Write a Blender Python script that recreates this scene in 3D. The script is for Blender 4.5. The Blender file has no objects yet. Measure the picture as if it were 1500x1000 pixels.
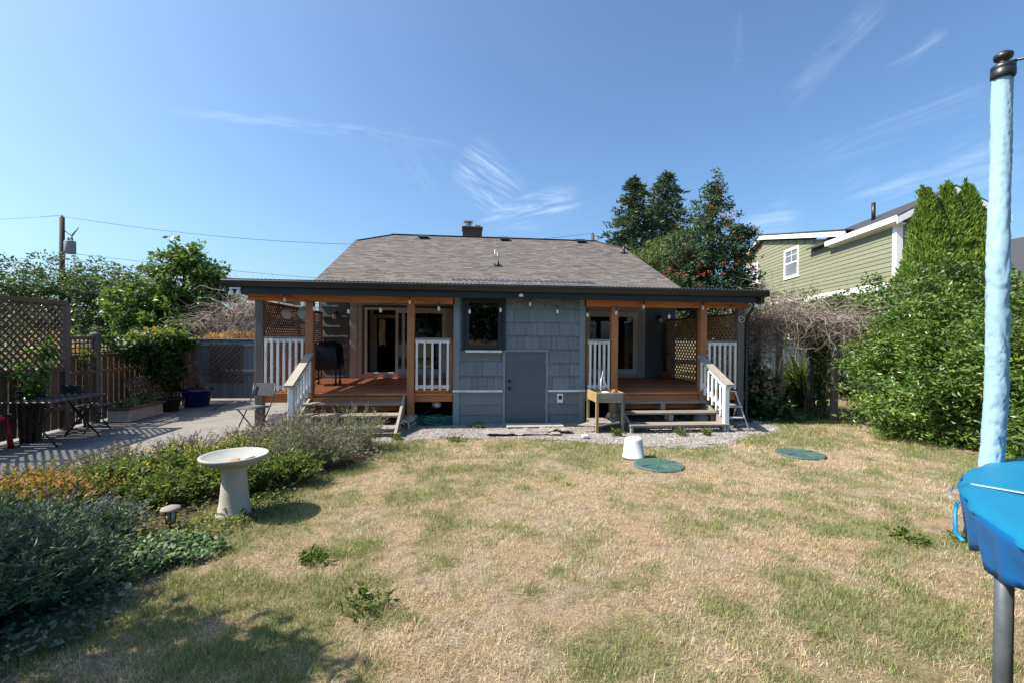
import bpy, math, random
import numpy as np
from mathutils import Vector, Matrix
R = math.radians
S = bpy.context.scene
COL = S.collection
# ---------------------------------------------------------------- camera
cam_d = bpy.data.cameras.new("camera"); cam = bpy.data.objects.new("camera", cam_d); COL.objects.link(cam)
cam_d.sensor_width = 36; cam_d.lens = 16.008; cam_d.clip_start = .05; cam_d.clip_end = 2000
cam.matrix_world = (Matrix.Translation((0, 0, 1.7)) @ Matrix.Rotation(R(-6.25), 4, 'Z')
                    @ Matrix.Rotation(R(90 - .36), 4, 'X') @ Matrix.Rotation(R(.5), 4, 'Z'))
S.camera = cam
# ---------------------------------------------------------------- light
SUN_EL, SUN_AZ = 50.0, 181.5          # azimuth: math angle (deg) of the direction towards the sun
sd = bpy.data.lights.new("sun", 'SUN'); sun = bpy.data.objects.new("sun", sd); COL.objects.link(sun)
sd.energy = 4.6; sd.angle = R(.53); sd.color = (1, .91, .79)
sv = Vector((math.cos(R(SUN_EL)) * math.cos(R(SUN_AZ)), math.cos(R(SUN_EL)) * math.sin(R(SUN_AZ)), math.sin(R(SUN_EL))))
sun.rotation_euler = sv.to_track_quat('Z', 'Y').to_euler()
sun.location = (-20, -2, 30)
W = bpy.data.worlds.new("World"); S.world = W; W.use_nodes = True
wn, wl = W.node_tree.nodes, W.node_tree.links
bg = wn['Background']
sky = wn.new('ShaderNodeTexSky'); sky.sky_type = 'NISHITA'; sky.sun_disc = False
sky.sun_elevation = R(SUN_EL); sky.sun_rotation = R(90 - SUN_AZ)
sky.air_density = .87; sky.dust_density = 2.5; sky.ozone_density = 3.5
bg.inputs[1].default_value = .108

def wm(op, a, b=None, c=None):
    n = wn.new('ShaderNodeMath'); n.operation = op
    for i, v in enumerate((a, b, c)):
        if v is None: continue
        if isinstance(v, (int, float)): n.inputs[i].default_value = v
        else: wl.new(v, n.inputs[i])
    return n.outputs[0]
def wdot(v, k):
    n = wn.new('ShaderNodeVectorMath'); n.operation = 'DOT_PRODUCT'; wl.new(v, n.inputs[0]); n.inputs[1].default_value = k
    return n.outputs['Value']
tc = wn.new('ShaderNodeTexCoord'); D = tc.outputs['Generated']
def wnoise(scale, detail=5, rough=.6, dist=0., mp=None):
    n = wn.new('ShaderNodeTexNoise'); n.inputs['Scale'].default_value = scale; n.inputs['Detail'].default_value = detail
    n.inputs['Roughness'].default_value = rough; n.inputs['Distortion'].default_value = dist
    wl.new(mp if mp else D, n.inputs[0]); return n.outputs[0]
def smooth(v, a, b):
    n = wn.new('ShaderNodeMapRange'); n.interpolation_type = 'SMOOTHSTEP'
    n.inputs[1].default_value = a; n.inputs[2].default_value = b; wl.new(v, n.inputs[0]); return n.outputs[0]
def streak(d1, d2, width, strength, nscale=14, seed=0):
    """thin high cloud streak on the sky between two directions"""
    a, b = Vector(d1).normalized(), Vector(d2).normalized()
    nrm = a.cross(b).normalized(); mid = (a + b).normalized(); tan = nrm.cross(mid).normalized()
    half = abs((a - mid).dot(tan))
    wob = wm('MULTIPLY', wm('SUBTRACT', wnoise(3.1 + seed, 3), .5), width * 2.2)
    across = wm('ABSOLUTE', wm('ADD', wdot(D, nrm), wob))
    m = wm('SUBTRACT', 1, smooth(across, width * .1, width))
    al = wm('ABSOLUTE', wdot(D, tan))
    m = wm('MULTIPLY', m, wm('SUBTRACT', 1, smooth(al, half * .45, half)))
    m = wm('MULTIPLY', m, smooth(wdot(D, mid), .3, .6))
    cv = wn.new('ShaderNodeCombineXYZ'); wl.new(wm('MULTIPLY', wdot(D, tan), nscale * .35), cv.inputs[0]); wl.new(wm('MULTIPLY', wdot(D, nrm), nscale * 3.2), cv.inputs[1]); cv.inputs[2].default_value = seed * 7
    m = wm('MULTIPLY', m, smooth(wnoise(1.6, 8, .68, .9, cv.outputs[0]), .38, .72))
    return wm('MULTIPLY', m, strength)
CLOUDS = []
CLOUDS.append(streak((-.515, .776, .364), (.015, .924, .382), .016, .10, 12))      # old contrail
CLOUDS.append(streak((-.03, .95, .36), (.12, .95, .27), .075, .26, 7, .7))            # feathered wisp over the roof
CLOUDS.append(streak((.02, .965, .25), (.26, .925, .295), .05, .24, 7, 1.3))
CLOUDS.append(streak((-.15, .9, .41), (-.05, .955, .28), .07, .05, 6, 2.1))
CLOUDS.append(streak((.62, .6, .52), (.53, .745, .39), .03, .08, 7, .4))
CLOUDS.append(streak((.69, .575, .44), (.64, .645, .41), .018, .10, 8, 3.3))
CLOUDS.append(streak((.76, .52, .36), (.56, .76, .31), .03, .08, 8, 1.9))
CLOUDS.append(streak((.45, .70, .555), (.465, .737, .45), .015, .05, 10, 2.9))
CLOUDS.append(streak((.64, .73, .22), (.80, .55, .27), .06, .14, 6, 4.1))
CLOUDS.append(streak((.49, .85, .21), (.62, .76, .215), .05, .13, 6, 5.1))
tot = CLOUDS[0]
for c in CLOUDS[1:]: tot = wm('MAXIMUM', tot, c)
tot = wm('MINIMUM', tot, .6)
mixc = wn.new('ShaderNodeMixRGB'); wl.new(tot, mixc.inputs[0]); tn = wn.new('ShaderNodeMixRGB'); tn.blend_type = 'MULTIPLY'; tn.inputs[0].default_value = 1; wl.new(sky.outputs[0], tn.inputs[1]); tn.inputs[2].default_value = (.73, .92, .98, 1); wl.new(tn.outputs[0], mixc.inputs[1]); mixc.inputs[2].default_value = (7.5, 8.2, 9.0, 1)
wl.new(mixc.outputs[0], bg.inputs[0])
S.view_settings.view_transform = 'Standard'; S.view_settings.look = 'None'; S.view_settings.gamma = 1
S.view_settings.exposure = 1.12
try: S.view_settings.use_curve_mapping = False
except Exception: pass
S.cycles.max_bounces = 6; S.cycles.diffuse_bounces = 4; S.cycles.glossy_bounces = 3; S.cycles.transmission_bounces = 4
S.cycles.transparent_max_bounces = 8; S.cycles.caustics_reflective = False; S.cycles.caustics_refractive = False

# ---------------------------------------------------------------- helpers
random.seed(7)
RNG = np.random.default_rng(11)
WL = {}
def tag(o, label=None, cat=None, group=None, kind=None):
    if label: o['label'] = label
    if cat: o['category'] = cat
    if group: o['group'] = group
    if kind: o['kind'] = kind
    return o
def thing(name, label, cat, loc=(0, 0, 0), rz=0, group=None):
    o = bpy.data.objects.new(name, None); COL.objects.link(o); o.location = loc; o.rotation_euler = (0, 0, rz)
    o.empty_display_size = .1
    WL[o.name] = Vector(loc); return tag(o, label, cat, group)
class MB:
    """collects shapes and links them as one mesh object"""
    def __init__(s): s.v = []; s.f = []; s.t = []; s.sm = []; s.marks = []
    def cut(s): s.marks.append(len(s.f)); return s
    def add(s, vs, fs, tint=None, smooth=False):
        b = len(s.v); s.v += [tuple(v) for v in vs]
        t = random.random() if tint is None else tint
        for f in fs: s.f.append(tuple(b + i for i in f)); s.t.append(t); s.sm.append(smooth)
        return s
    BF = [(0, 3, 2, 1), (4, 5, 6, 7), (0, 1, 5, 4), (1, 2, 6, 5), (2, 3, 7, 6), (3, 0, 4, 7)]
    def box(s, x0, x1, y0, y1, z0, z1, tint=None):
        return s.add([(x0, y0, z0), (x1, y0, z0), (x1, y1, z0), (x0, y1, z0), (x0, y0, z1), (x1, y0, z1), (x1, y1, z1), (x0, y1, z1)], s.BF, tint)
    def bbox(s, x0, x1, y0, y1, z0, z1, b=.004, tint=None):
        """box with chamfered vertical-and-horizontal edges (8 corners cut to 24 verts)"""
        X = (x0, x1); Y = (y0, y1); Z = (z0, z1); vs = []; idx = {}
        for i in (0, 1):
            for j in (0, 1):
                for k in (0, 1):
                    sx = b if i == 0 else -b; sy = b if j == 0 else -b; sz = b if k == 0 else -b
                    idx[i, j, k, 0] = len(vs); vs.append((X[i], Y[j] + sy, Z[k] + sz))
                    idx[i, j, k, 1] = len(vs); vs.append((X[i] + sx, Y[j], Z[k] + sz))
                    idx[i, j, k, 2] = len(vs); vs.append((X[i] + sx, Y[j] + sy, Z[k]))
        fs = []
        q = [(0, 0), (1, 0), (1, 1), (0, 1)]
        fs.append([idx[0, a, c, 0] for a, c in q][::-1]); fs.append([idx[1, a, c, 0] for a, c in q])
        fs.append([idx[a, 0, c, 1] for a, c in q]); fs.append([idx[a, 1, c, 1] for a, c in q][::-1])
        fs.append([idx[a, c, 0, 2] for a, c in q][::-1]); fs.append([idx[a, c, 1, 2] for a, c in q])
        for a in (0, 1):
            for c in (0, 1):
                e = (idx[a, c, 0, 0], idx[a, c, 0, 1], idx[a, c, 1, 1], idx[a, c, 1, 0]); fs.append(e if (a == c) else e[::-1])
                e = (idx[a, 0, c, 0], idx[a, 0, c, 2], idx[a, 1, c, 2], idx[a, 1, c, 0]); fs.append(e if (a != c) else e[::-1])
                e = (idx[0, a, c, 1], idx[0, a, c, 2], idx[1, a, c, 2], idx[1, a, c, 1]); fs.append(e if (a == c) else e[::-1])
                for d in (0, 1):
                    e = (idx[a, c, d, 0], idx[a, c, d, 1], idx[a, c, d, 2]); fs.append(e if (a + c + d) % 2 else e[::-1])
        return s.add(vs, fs, tint)
    def beam(s, a, b, w, h, up=(0, 0, 1), tint=None, ext=0):
        """rectangular bar from a to b, w across, h along up"""
        a, b = Vector(a), Vector(b); d = (b - a).normalized(); a = a - d * ext; b = b + d * ext
        u = Vector(up); u = (u - d * u.dot(d));
        if u.length < 1e-4: u = Vector((1, 0, 0)) - d * d.x
        u.normalize(); r = d.cross(u).normalized()
        vs = []
        for p in (a, b):
            for i, j in ((-1, -1), (1, -1), (1, 1), (-1, 1)): vs.append(p + r * i * w / 2 + u * j * h / 2)
        return s.add(vs, s.BF, tint)
    def tube(s, pts, rad, n=8, tint=None, cap=True, smooth=True):
        pts = [Vector(p) for p in pts]
        if isinstance(rad, (int, float)): rad = [rad] * len(pts)
        vs = []; fs = []; prev = None
        for i, p in enumerate(pts):
            d = (pts[min(i + 1, len(pts) - 1)] - pts[max(i - 1, 0)])
            if d.length < 1e-7: d = Vector((0, 0, 1))
            d.normalize()
            if prev is None:
                u = Vector((0, 0, 1)) if abs(d.z) < .9 else Vector((1, 0, 0))
            else: u = prev
            u = (u - d * u.dot(d)).normalized(); prev = u; w = d.cross(u)
            for k in range(n):
                a = 2 * math.pi * k / n; vs.append(p + (u * math.cos(a) + w * math.sin(a)) * rad[i])
        for i in range(len(pts) - 1):
            for k in range(n):
                fs.append((i * n + k, i * n + (k + 1) % n, (i + 1) * n + (k + 1) % n, (i + 1) * n + k))
        s.add(vs, fs, tint, smooth)
        if cap and n > 2:
            m = (len(pts) - 1) * n
            b = len(s.v) - len(vs); t = s.t[-1]
            s.f.append(tuple(b + k for k in range(n))[::-1]); s.f.append(tuple(b + m + k for k in range(n))); s.t += [t, t]; s.sm += [False, False]
        return s
    def lathe(s, prof, c=(0, 0, 0), n=24, tint=None, smooth=True, wob=0):
        vs = []; fs = []
        ph = random.random() * 6
        for r, z in prof:
            for k in range(n):
                a = 2 * math.pi * k / n; q = r * (1 + wob * math.sin(3 * a + ph + z * 7))
                vs.append((c[0] + q * math.cos(a), c[1] + q * math.sin(a), c[2] + z))
        for i in range(len(prof) - 1):
            for k in range(n): fs.append((i * n + k, i * n + (k + 1) % n, (i + 1) * n + (k + 1) % n, (i + 1) * n + k))
        s.add(vs, fs, tint, smooth); t = s.t[-1]; b = len(s.v) - len(vs); m = (len(prof) - 1) * n
        if prof[0][0] > 1e-4: s.f.append(tuple(b + k for k in range(n))[::-1]); s.t.append(t); s.sm.append(False)
        if prof[-1][0] > 1e-4: s.f.append(tuple(b + m + k for k in range(n))); s.t.append(t); s.sm.append(False)
        return s
    def prism(s, poly, d, tint=None):
        """planar polygon (list of 3d points) extruded by vector d"""
        n = len(poly); d = Vector(d); P = [Vector(p) for p in poly]
        vs = P + [p + d for p in P]
        fs = [tuple(range(n))[::-1], tuple(range(n, 2 * n))] + [(i, (i + 1) % n, n + (i + 1) % n, n + i) for i in range(n)]
        return s.add(vs, fs, tint)
    def build(s, name, m, parent=None, world=True, label=None):
        if s.marks:                                                            # one object per marked piece
            ms = [0] + s.marks + [len(s.f)]; out = None
            for i, j in zip(ms, ms[1:]):
                if i == j: continue
                q = MB(); ids = sorted({v for f in s.f[i:j] for v in f}); mp = {v: k for k, v in enumerate(ids)}
                q.v = [s.v[k] for k in ids]; q.f = [tuple(mp[v] for v in f) for f in s.f[i:j]]; q.t = s.t[i:j]; q.sm = s.sm[i:j]
                out = q.build(name, m, parent, world, label)
            return out
        off = Vector((0, 0, 0))
        if parent is not None and world: off = WL[parent.name]
        me = bpy.data.meshes.new(name)
        me.from_pydata([(v[0] - off.x, v[1] - off.y, v[2] - off.z) for v in s.v], [], s.f)
        a = me.attributes.new('tint', 'FLOAT', 'FACE'); a.data.foreach_set('value', s.t)
        me.polygons.foreach_set('use_smooth', s.sm)
        me.materials.append(m); me.update()
        o = bpy.data.objects.new(name, me); COL.objects.link(o)
        WL[o.name] = Vector(off)
        if parent is not None: o.parent = parent
        if label: o['label'] = label
        return o
def npmesh(name, V, k, tint, m, parent=None, world=True, smooth=False, F=None):
    """mesh from arrays: V (n*k,3) consecutive polygons of k corners, or F index array"""
    V = np.asarray(V, dtype=np.float32).reshape(-1, 3)
    if parent is not None and world: V = V - np.array(WL[parent.name], dtype=np.float32)
    F = np.arange(len(V), dtype=np.int32) if F is None else np.asarray(F, dtype=np.int32).ravel()
    nf = len(F) // k
    me = bpy.data.meshes.new(name); me.vertices.add(len(V)); me.vertices.foreach_set('co', V.ravel())
    me.loops.add(len(F)); me.loops.foreach_set('vertex_index', F)
    me.polygons.add(nf); me.polygons.foreach_set('loop_start', np.arange(0, nf * k, k, dtype=np.int32))
    try: me.polygons.foreach_set('loop_total', np.full(nf, k, dtype=np.int32))
    except Exception: pass
    a = me.attributes.new('tint', 'FLOAT', 'FACE'); a.data.foreach_set('value', np.asarray(tint, dtype=np.float32))
    me.update(calc_edges=True); me.polygons.foreach_set('use_smooth', np.full(nf, smooth)); me.materials.append(m)
    o = bpy.data.objects.new(name, me); COL.objects.link(o)
    if parent is not None: o.parent = parent
    WL[o.name] = WL[parent.name].copy() if parent is not None else Vector((0, 0, 0))
    return o
# smooth value noise in numpy
_NG = np.random.default_rng(5).random((128, 128))
def vnoise(x, y):
    xi = np.floor(x).astype(int); yi = np.floor(y).astype(int); fx = x - xi; fy = y - yi
    fx = fx * fx * (3 - 2 * fx); fy = fy * fy * (3 - 2 * fy); g = lambda a, b: _NG[a % 128, b % 128]
    return (g(xi, yi) * (1 - fx) + g(xi + 1, yi) * fx) * (1 - fy) + (g(xi, yi + 1) * (1 - fx) + g(xi + 1, yi + 1) * fx) * fy
def fbm(x, y, o=4):
    t = 0; a = .5; n = 0
    for i in range(o): t = t + a * vnoise(x * 2 ** i + 17 * i, y * 2 ** i + 9 * i); n += a; a *= .55
    return t / n
def inpoly(x, y, P):
    c = np.zeros(np.shape(x), bool); n = len(P)
    for i in range(n):
        x0, y0 = P[i]; x1, y1 = P[(i + 1) % n]
        if y0 == y1: continue
        k = ((y0 > y) != (y1 > y)) & (x < (x1 - x0) * (y - y0) / (y1 - y0) + x0); c ^= k
    return c
# ---------------------------------------------------------------- materials
def lin(c): return tuple(((v / 255) / 12.92 if v / 255 <= .04045 else ((v / 255 + .055) / 1.055) ** 2.4) for v in c)
class NM:
    def __init__(s, name):
        s.m = bpy.data.materials.new(name); s.m.use_nodes = True; s.n = s.m.node_tree.nodes; s.l = s.m.node_tree.links
        s.b = s.n['Principled BSDF']; s.out = s.n['Material Output']; s.tc = s.n.new('ShaderNodeTexCoord')
        s.co = s.tc.outputs['Object']
    def mp(s, sc):
        n = s.n.new('ShaderNodeMapping'); n.inputs['Scale'].default_value = sc; s.l.new(s.co, n.inputs[0]); return n.outputs[0]
    def noise(s, sc, det=4, ro=.6, stretch=None, dist=0):
        n = s.n.new('ShaderNodeTexNoise'); n.inputs['Scale'].default_value = sc; n.inputs['Detail'].default_value = det
        n.inputs['Roughness'].default_value = ro; n.inputs['Distortion'].default_value = dist
        s.l.new(s.mp(stretch) if stretch else s.co, n.inputs[0]); return n.outputs[0]
    def voro(s, sc, feat='F1', stretch=None, out='Distance'):
        n = s.n.new('ShaderNodeTexVoronoi'); n.feature = feat; n.inputs['Scale'].default_value = sc
        s.l.new(s.mp(stretch) if stretch else s.co, n.inputs[0]); return n.outputs[out]
    def attr(s, nm='tint'):
        n = s.n.new('ShaderNodeAttribute'); n.attribute_name = nm; return n.outputs['Fac']
    def ramp(s, v, stops):
        n = s.n.new('ShaderNodeValToRGB'); s.l.new(v, n.inputs[0]); e = n.color_ramp.elements
        while len(e) < len(stops): e.new(.5)
        for el, (p, c) in zip(e, stops): el.position = p; el.color = (*c, 1)
        return n.outputs[0]
    def rng(s, v, a, b, c=0., d=1.):
        n = s.n.new('ShaderNodeMapRange'); s.l.new(v, n.inputs[0]); n.inputs[1].default_value = a; n.inputs[2].default_value = b
        n.inputs[3].default_value = c; n.inputs[4].default_value = d; return n.outputs[0]
    def mix(s, f, a, b, mode='MIX'):
        n = s.n.new('ShaderNodeMixRGB'); n.blend_type = mode
        for i, v in enumerate((f, a, b)):
            if isinstance(v, (int, float)): n.inputs[i].default_value = v
            elif isinstance(v, tuple): n.inputs[i].default_value = (*v, 1)
            else: s.l.new(v, n.inputs[i])
        return n.outputs[0]
    def bump(s, h, st=.3, d=.01):
        n = s.n.new('ShaderNodeBump'); n.inputs['Strength'].default_value = st; n.inputs['Distance'].default_value = d
        s.l.new(h, n.inputs['Height']); s.l.new(n.outputs[0], s.b.inputs['Normal']); return n
    def fin(s, col, rough=.7, spec=.4, metal=0):
        if isinstance(col, tuple): s.b.inputs['Base Color'].default_value = (*col, 1)
        else: s.l.new(col, s.b.inputs['Base Color'])
        if isinstance(rough, (int, float)): s.b.inputs['Roughness'].default_value = rough
        else: s.l.new(rough, s.b.inputs['Roughness'])
        s.b.inputs['Specular IOR Level'].default_value = spec; s.b.inputs['Metallic'].default_value = metal
        return s.m
def sc3(c, k): return tuple(min(1, v * k) for v in c)
def painted(name, c, rough=.6, var=.18, dirt=None, tintv=.15, nsc=6, bump=.15, bsc=60, stretch=None, metal=0, spec=.4):
    """paint or solid material with uneven wear"""
    k = NM(name); n = k.noise(nsc, 5, .65, stretch)
    col = k.mix(k.rng(n, .3, .7), sc3(c, 1 - var), sc3(c, 1 + var))
    if tintv: col = k.mix(k.rng(k.attr(), 0, 1), k.mix(1., col, (1 - tintv,) * 3, 'MULTIPLY'), col)
    if dirt: col = k.mix(k.rng(k.noise(nsc * .37, 6, .75), .52, .72, 0, .8), col, dirt)
    k.bump(k.noise(bsc, 4, .6, stretch), bump, .004)
    return k.fin(col, rough, spec, metal)
def wood(name, c1, c2, axis='z', rough=.65, tintv=.25, knots=True, bump=.25, gs=1.):
    """grain runs along axis"""
    st = {'z': (22, 22, 1.2), 'x': (1.2, 22, 22), 'y': (22, 1.2, 22), 'a': (9, 9, 9)}[axis]
    k = NM(name); g = k.noise(1.6 * gs, 6, .65, st, 1.4); g2 = k.noise(.9, 3, .5)
    col = k.mix(k.rng(g, .3, .7), c1, c2)
    col = k.mix(k.rng(g2, .35, .65, 0, .5), col, k.mix(1., col, (.7, .68, .66), 'MULTIPLY'))
    if knots: col = k.mix(k.rng(k.voro(3.3, stretch=tuple(.2 + v / 22 for v in st)), .03, .075, .65, 0), col, sc3(c1, .35))
    col = k.mix(k.rng(k.attr(), 0, 1), k.mix(1., col, (1 - tintv,) * 3, 'MULTIPLY'), col)
    k.bump(g, bump, .004); return k.fin(col, rough, .35)
def leafmat(name, stops, rough=.45, trans=.3, spec=.45):
    k = NM(name); col = k.ramp(k.attr(), stops)
    col = k.mix(k.rng(k.noise(1.7, 3), .3, .7, 0, .35), col, k.mix(1., col, (.55, .6, .5), 'MULTIPLY'))
    k.fin(col, rough, spec)
    t = k.n.new('ShaderNodeBsdfTranslucent'); mx = k.n.new('ShaderNodeMixShader'); mx.inputs[0].default_value = trans
    br = k.mix(1., col, (1.5, 1.55, .9), 'MULTIPLY'); k.l.new(br, t.inputs[0])
    k.l.new(k.b.outputs[0], mx.inputs[1]); k.l.new(t.outputs[0], mx.inputs[2]); k.l.new(mx.outputs[0], k.out.inputs[0])
    return k.m
def glassmat(name, tint=(.9, .93, .92), base=.08):
    k = NM(name); g = k.n.new('ShaderNodeBsdfGlossy'); g.inputs['Roughness'].default_value = .02; g.inputs[0].default_value = (.95, .97, 1, 1)
    t = k.n.new('ShaderNodeBsdfTransparent'); t.inputs[0].default_value = (*tint, 1)
    f = k.n.new('ShaderNodeFresnel'); f.inputs[0].default_value = 1.5
    a = k.n.new('ShaderNodeMath'); a.operation = 'ADD'; k.l.new(f.outputs[0], a.inputs[0]); a.inputs[1].default_value = base; a.use_clamp = True
    bp = k.n.new('ShaderNodeBump'); bp.inputs['Strength'].default_value = .04; bp.inputs['Distance'].default_value = .02
    k.l.new(k.noise(2.2, 2), bp.inputs['Height']); k.l.new(bp.outputs[0], g.inputs['Normal'])
    mx = k.n.new('ShaderNodeMixShader'); k.l.new(a.outputs[0], mx.inputs[0]); k.l.new(t.outputs[0], mx.inputs[1]); k.l.new(g.outputs[0], mx.inputs[2])
    k.l.new(mx.outputs[0], k.out.inputs[0]); return k.m
M = {}
M['siding'] = painted('siding_paint', (.175, .212, .232), .75, .10, sc3((.175, .212, .232), .8), .22, 3, .3, 40, (6, 6, 1))
M['siding_trim'] = painted('siding_trim', (.20, .235, .252), .6, .06, tintv=.08)
M['door_paint'] = painted('door_paint', (.085, .112, .135), .5, .05, sc3((.085, .112, .135), .85), .05)
M['white'] = painted('white_paint', (.74, .75, .75), .55, .06, (.40, .38, .34), .1, 9)
M['white_clean'] = painted('white_vinyl', (.84, .83, .81), .4, .03, tintv=.05)
M['taupe'] = painted('taupe_trim', (.62, .61, .59), .6, .06, tintv=.08)
M['navy'] = painted('dark_blue_black_paint', (.012, .019, .028), .45, .15, tintv=.1)
M['black'] = painted('black_metal', (.012, .013, .015), .4, .2, tintv=.1, spec=.5)
M['blackcor'] = painted('black_corrugated', (.02, .022, .026), .42, .2, (.06, .055, .05), .1, 5)
M['cedar_z'] = wood('cedar_vertical', (.38, .15, .06), (.56, .27, .12), 'z')
M['cedar_x'] = wood('cedar_long', (.42, .14, .045), (.62, .26, .10), 'x')
M['deck'] = wood('deck_boards', (.62, .20, .08), (.80, .33, .16), 'x', .5, .3, True, .2)
M['lattice'] = wood('lattice_slats', (.74, .40, .16), (.86, .56, .27), 'a', .7, .3, False)
M['lattice_dark'] = wood('lattice_brown', (.16, .07, .04), (.27, .12, .07), 'a', .7, .3, False)
M['lat_grey'] = wood('lattice_weathered', (.085, .06, .047), (.17, .125, .10), 'a', .8, .3, False)
M['greywood_x'] = wood('weathered_boards', (.19, .165, .14), (.36, .325, .285), 'x', .85, .25)
M['greywood_y'] = wood('weathered_cap', (.26, .235, .20), (.43, .40, .355), 'y', .85, .25)
M['greywood_z'] = wood('weathered_posts', (.12, .105, .095), (.24, .215, .195), 'z', .85, .25)
M['fence_z'] = wood('old_fence_boards', (.11, .07, .048), (.21, .145, .10), 'z', .85, .4)
M['fence_x'] = wood('old_fence_rails', (.12, .08, .055), (.22, .16, .115), 'y', .85, .3)
M['gatepaint'] = painted('slate_fence_paint', (.19, .23, .255), .75, .15, (.05, .07, .08), .25, 4, .3, 30, (8, 8, 1))
M['bark'] = wood('bark', (.06, .045, .035), (.14, .11, .09), 'z', .9, .3, False, .8)
M['deadstem'] = painted('dead_stems', (.27, .225, .19), .85, .2, tintv=.75, nsc=3)
M['concrete'] = painted('concrete', (.42, .40, .36), .85, .14, (.24, .22, .18), .08, 6, .5, 90)
M['cream'] = painted('cast_stone', (.40, .375, .33), .75, .08, (.34, .30, .22), .05, 7, .5, 70)
M['stonewhite'] = painted('white_cast_basin', (.29, .295, .285), .7, .06, (.38, .37, .33), .05, 9, .4, 60)
M['brick'] = None
M['green_siding'] = painted('green_lap_siding', (.215, .225, .15), .65, .05, tintv=.1)
M['slate'] = painted('slate_roof', (.055, .058, .068), .85, .25, tintv=.5, nsc=14, bump=.5, bsc=25)
M['steel'] = painted('galvanised_steel', (.45, .46, .47), .35, .12, tintv=0, metal=.85, nsc=14)
M['alu'] = painted('brushed_aluminium', (.62, .66, .70), .4, .08, tintv=0, metal=.3, nsc=14)
M['glass'] = glassmat('window_glass')
M['glass_dark'] = glassmat('dark_window_glass', (.55, .6, .62), .02)
M['bulb'] = painted('bulb_glass', (.75, .74, .70), .1, .02, tintv=0, spec=.8)
M['dark'] = painted('dark_interior', (.03, .025, .022), .9, .2)
M['inwall'] = painted('interior_wall', (.20, .13, .09), .8, .1)
M['rust'] = painted('terracotta', (.42, .16, .08), .8, .15)
M['bluepot'] = painted('cobalt_glaze', (.006, .014, .12), .12, .2, tintv=0, spec=.8)
M['hose'] = painted('green_hose', (.01, .16, .12), .45, .1)
M['redplastic'] = painted('red_plastic', (.30, .01, .035), .4, .1)
M['rag'] = painted('dusty_cloth', (.27, .235, .21), .95, .2, (.10, .07, .055), .2, 5, .6, 50)
M['lid'] = painted('green_lid', (.045, .095, .085), .6, .12, (.12, .17, .13), .05, 12, .5, 60)
M['bucket'] = painted('white_plastic', (.60, .60, .59), .4, .04, (.55, .52, .46), 0, 8)
M['wicker'] = painted('grey_wicker', (.06, .068, .085), .6, .2, tintv=.6)
# ---------------------------------------------------------------- ground
DRIVE = [(-30, -6), (-5.9, -6), (-5.2, 2.0), (-4.75, 4.4), (-4.25, 6.1), (-3.3, 7.3), (-2.75, 7.7), (-2.6, 9.3), (-3.9, 9.4), (-3.9, 14), (-30, 14)]
GRAV = [(-2.75, 12.4), (-2.75, 7.75), (-1.75, 7.6), (-1.1, 7.62), (-.2, 7.85), (.9, 7.72), (1.7, 7.6), (2.2, 7.3), (2.9, 7.0), (3.7, 6.85), (4.4, 7.05), (4.9, 7.6), (5.9, 7.95), (6.3, 8.4), (6.3, 12.4)]
BED = [(-6.0, 1.5), (-5.2, 2.0), (-4.75, 4.4), (-4.25, 6.1), (-3.3, 7.3), (-2.75, 7.7), (-1.9, 7.55), (-1.15, 7.1), (-1.35, 6.5), (-1.8, 5.7), (-2.15, 5.1), (-2.5, 4.5), (-2.6, 3.7), (-2.6, 3.1), (-2.8, 2.4), (-3.2, 1.4)]
GREEN = [(.26, 4.19), (-.14, 3.94), (1.5, 4.52), (.82, 3.22), (2.08, 3.96), (.37, 5.53), (3.39, 5.58), (1.97, 5.69), (-.61, 2.94), (3.83, 3.52), (1.01, 2.55), (1.75, 2.71),
         (2.44, 2.58), (-.17, 3.41), (4.17, 5.22), (4.24, 3.41), (-1.87, 3.57), (-1.61, 4.44), (-.96, 3.82), (-.48, 5.88), (.79, 5.0), (3.71, 6.7), (3.62, 4.34), (-.81, 2.52), (2.86, 2.53), (.64, 2.38),
         (-.9, 7.0), (0, 7.2), (1.0, 7.1), (2, 6.7), (1.5, 6.2), (-.3, 6.6), (5.6, 6.9), (4.6, 5.0), (2.7, 4.9), (1.1, 3.9)]
DRY = [(1.11, 3.51), (-.3, 3.76), (2.59, 3.16), (1.52, 2.41), (4.45, 6.58), (5.21, 5.76), (.5, 2.63), (.12, 3.19), (-.41, 2.48), (-.7, 5.61), (3.27, 2.9), (3.0, 5.6), (1.7, 5.2), (.9, 4.5), (2.4, 6.1), (0, 2.2)]
def greenness(x, y):
    g = fbm(x * 1.1 + 3, y * 1.1 + 8, 5) + .9 * (fbm(x * 4.3, y * 4.3 + 40, 4) - .5)
    g = (g - .5) * 2.7 + .50
    for i, (a, b) in enumerate(GREEN): g = g + .42 * np.exp(-((x - a) ** 2 + (y - b) ** 2) / (.03 + .07 * ((i * 37) % 10) / 10))
    for a, b in DRY: g = g - .42 * np.exp(-((x - a) ** 2 + (y - b) ** 2) / .16)
    for x0_, x1_, y0_, y1_ in ((.55, -.25, 5.6, 2.2), (1.35, 1.5, 4.4, 2.2), (3.0, 2.7, 5.6, 2.4)):
        t = np.clip((y - y0_) / (y1_ - y0_), 0, 1); xc = x0_ + (x1_ - x0_) * t + .25 * (fbm(y * 1.3, x0_ + 0 * y, 2) - .5); g = g - .4 * np.exp(-((x - xc) / .2) ** 2) * (y < y0_ + .4)
    g = g + .28 * np.exp(-((y - 6.9) / .6) ** 2) * (x < 3)
    g = g + .35 * np.clip((-x - .6) / 1.5, 0, 1) + .5 * np.clip((y - 8.3) / 1, 0, 1)
    return np.clip(g, 0, 1)
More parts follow.
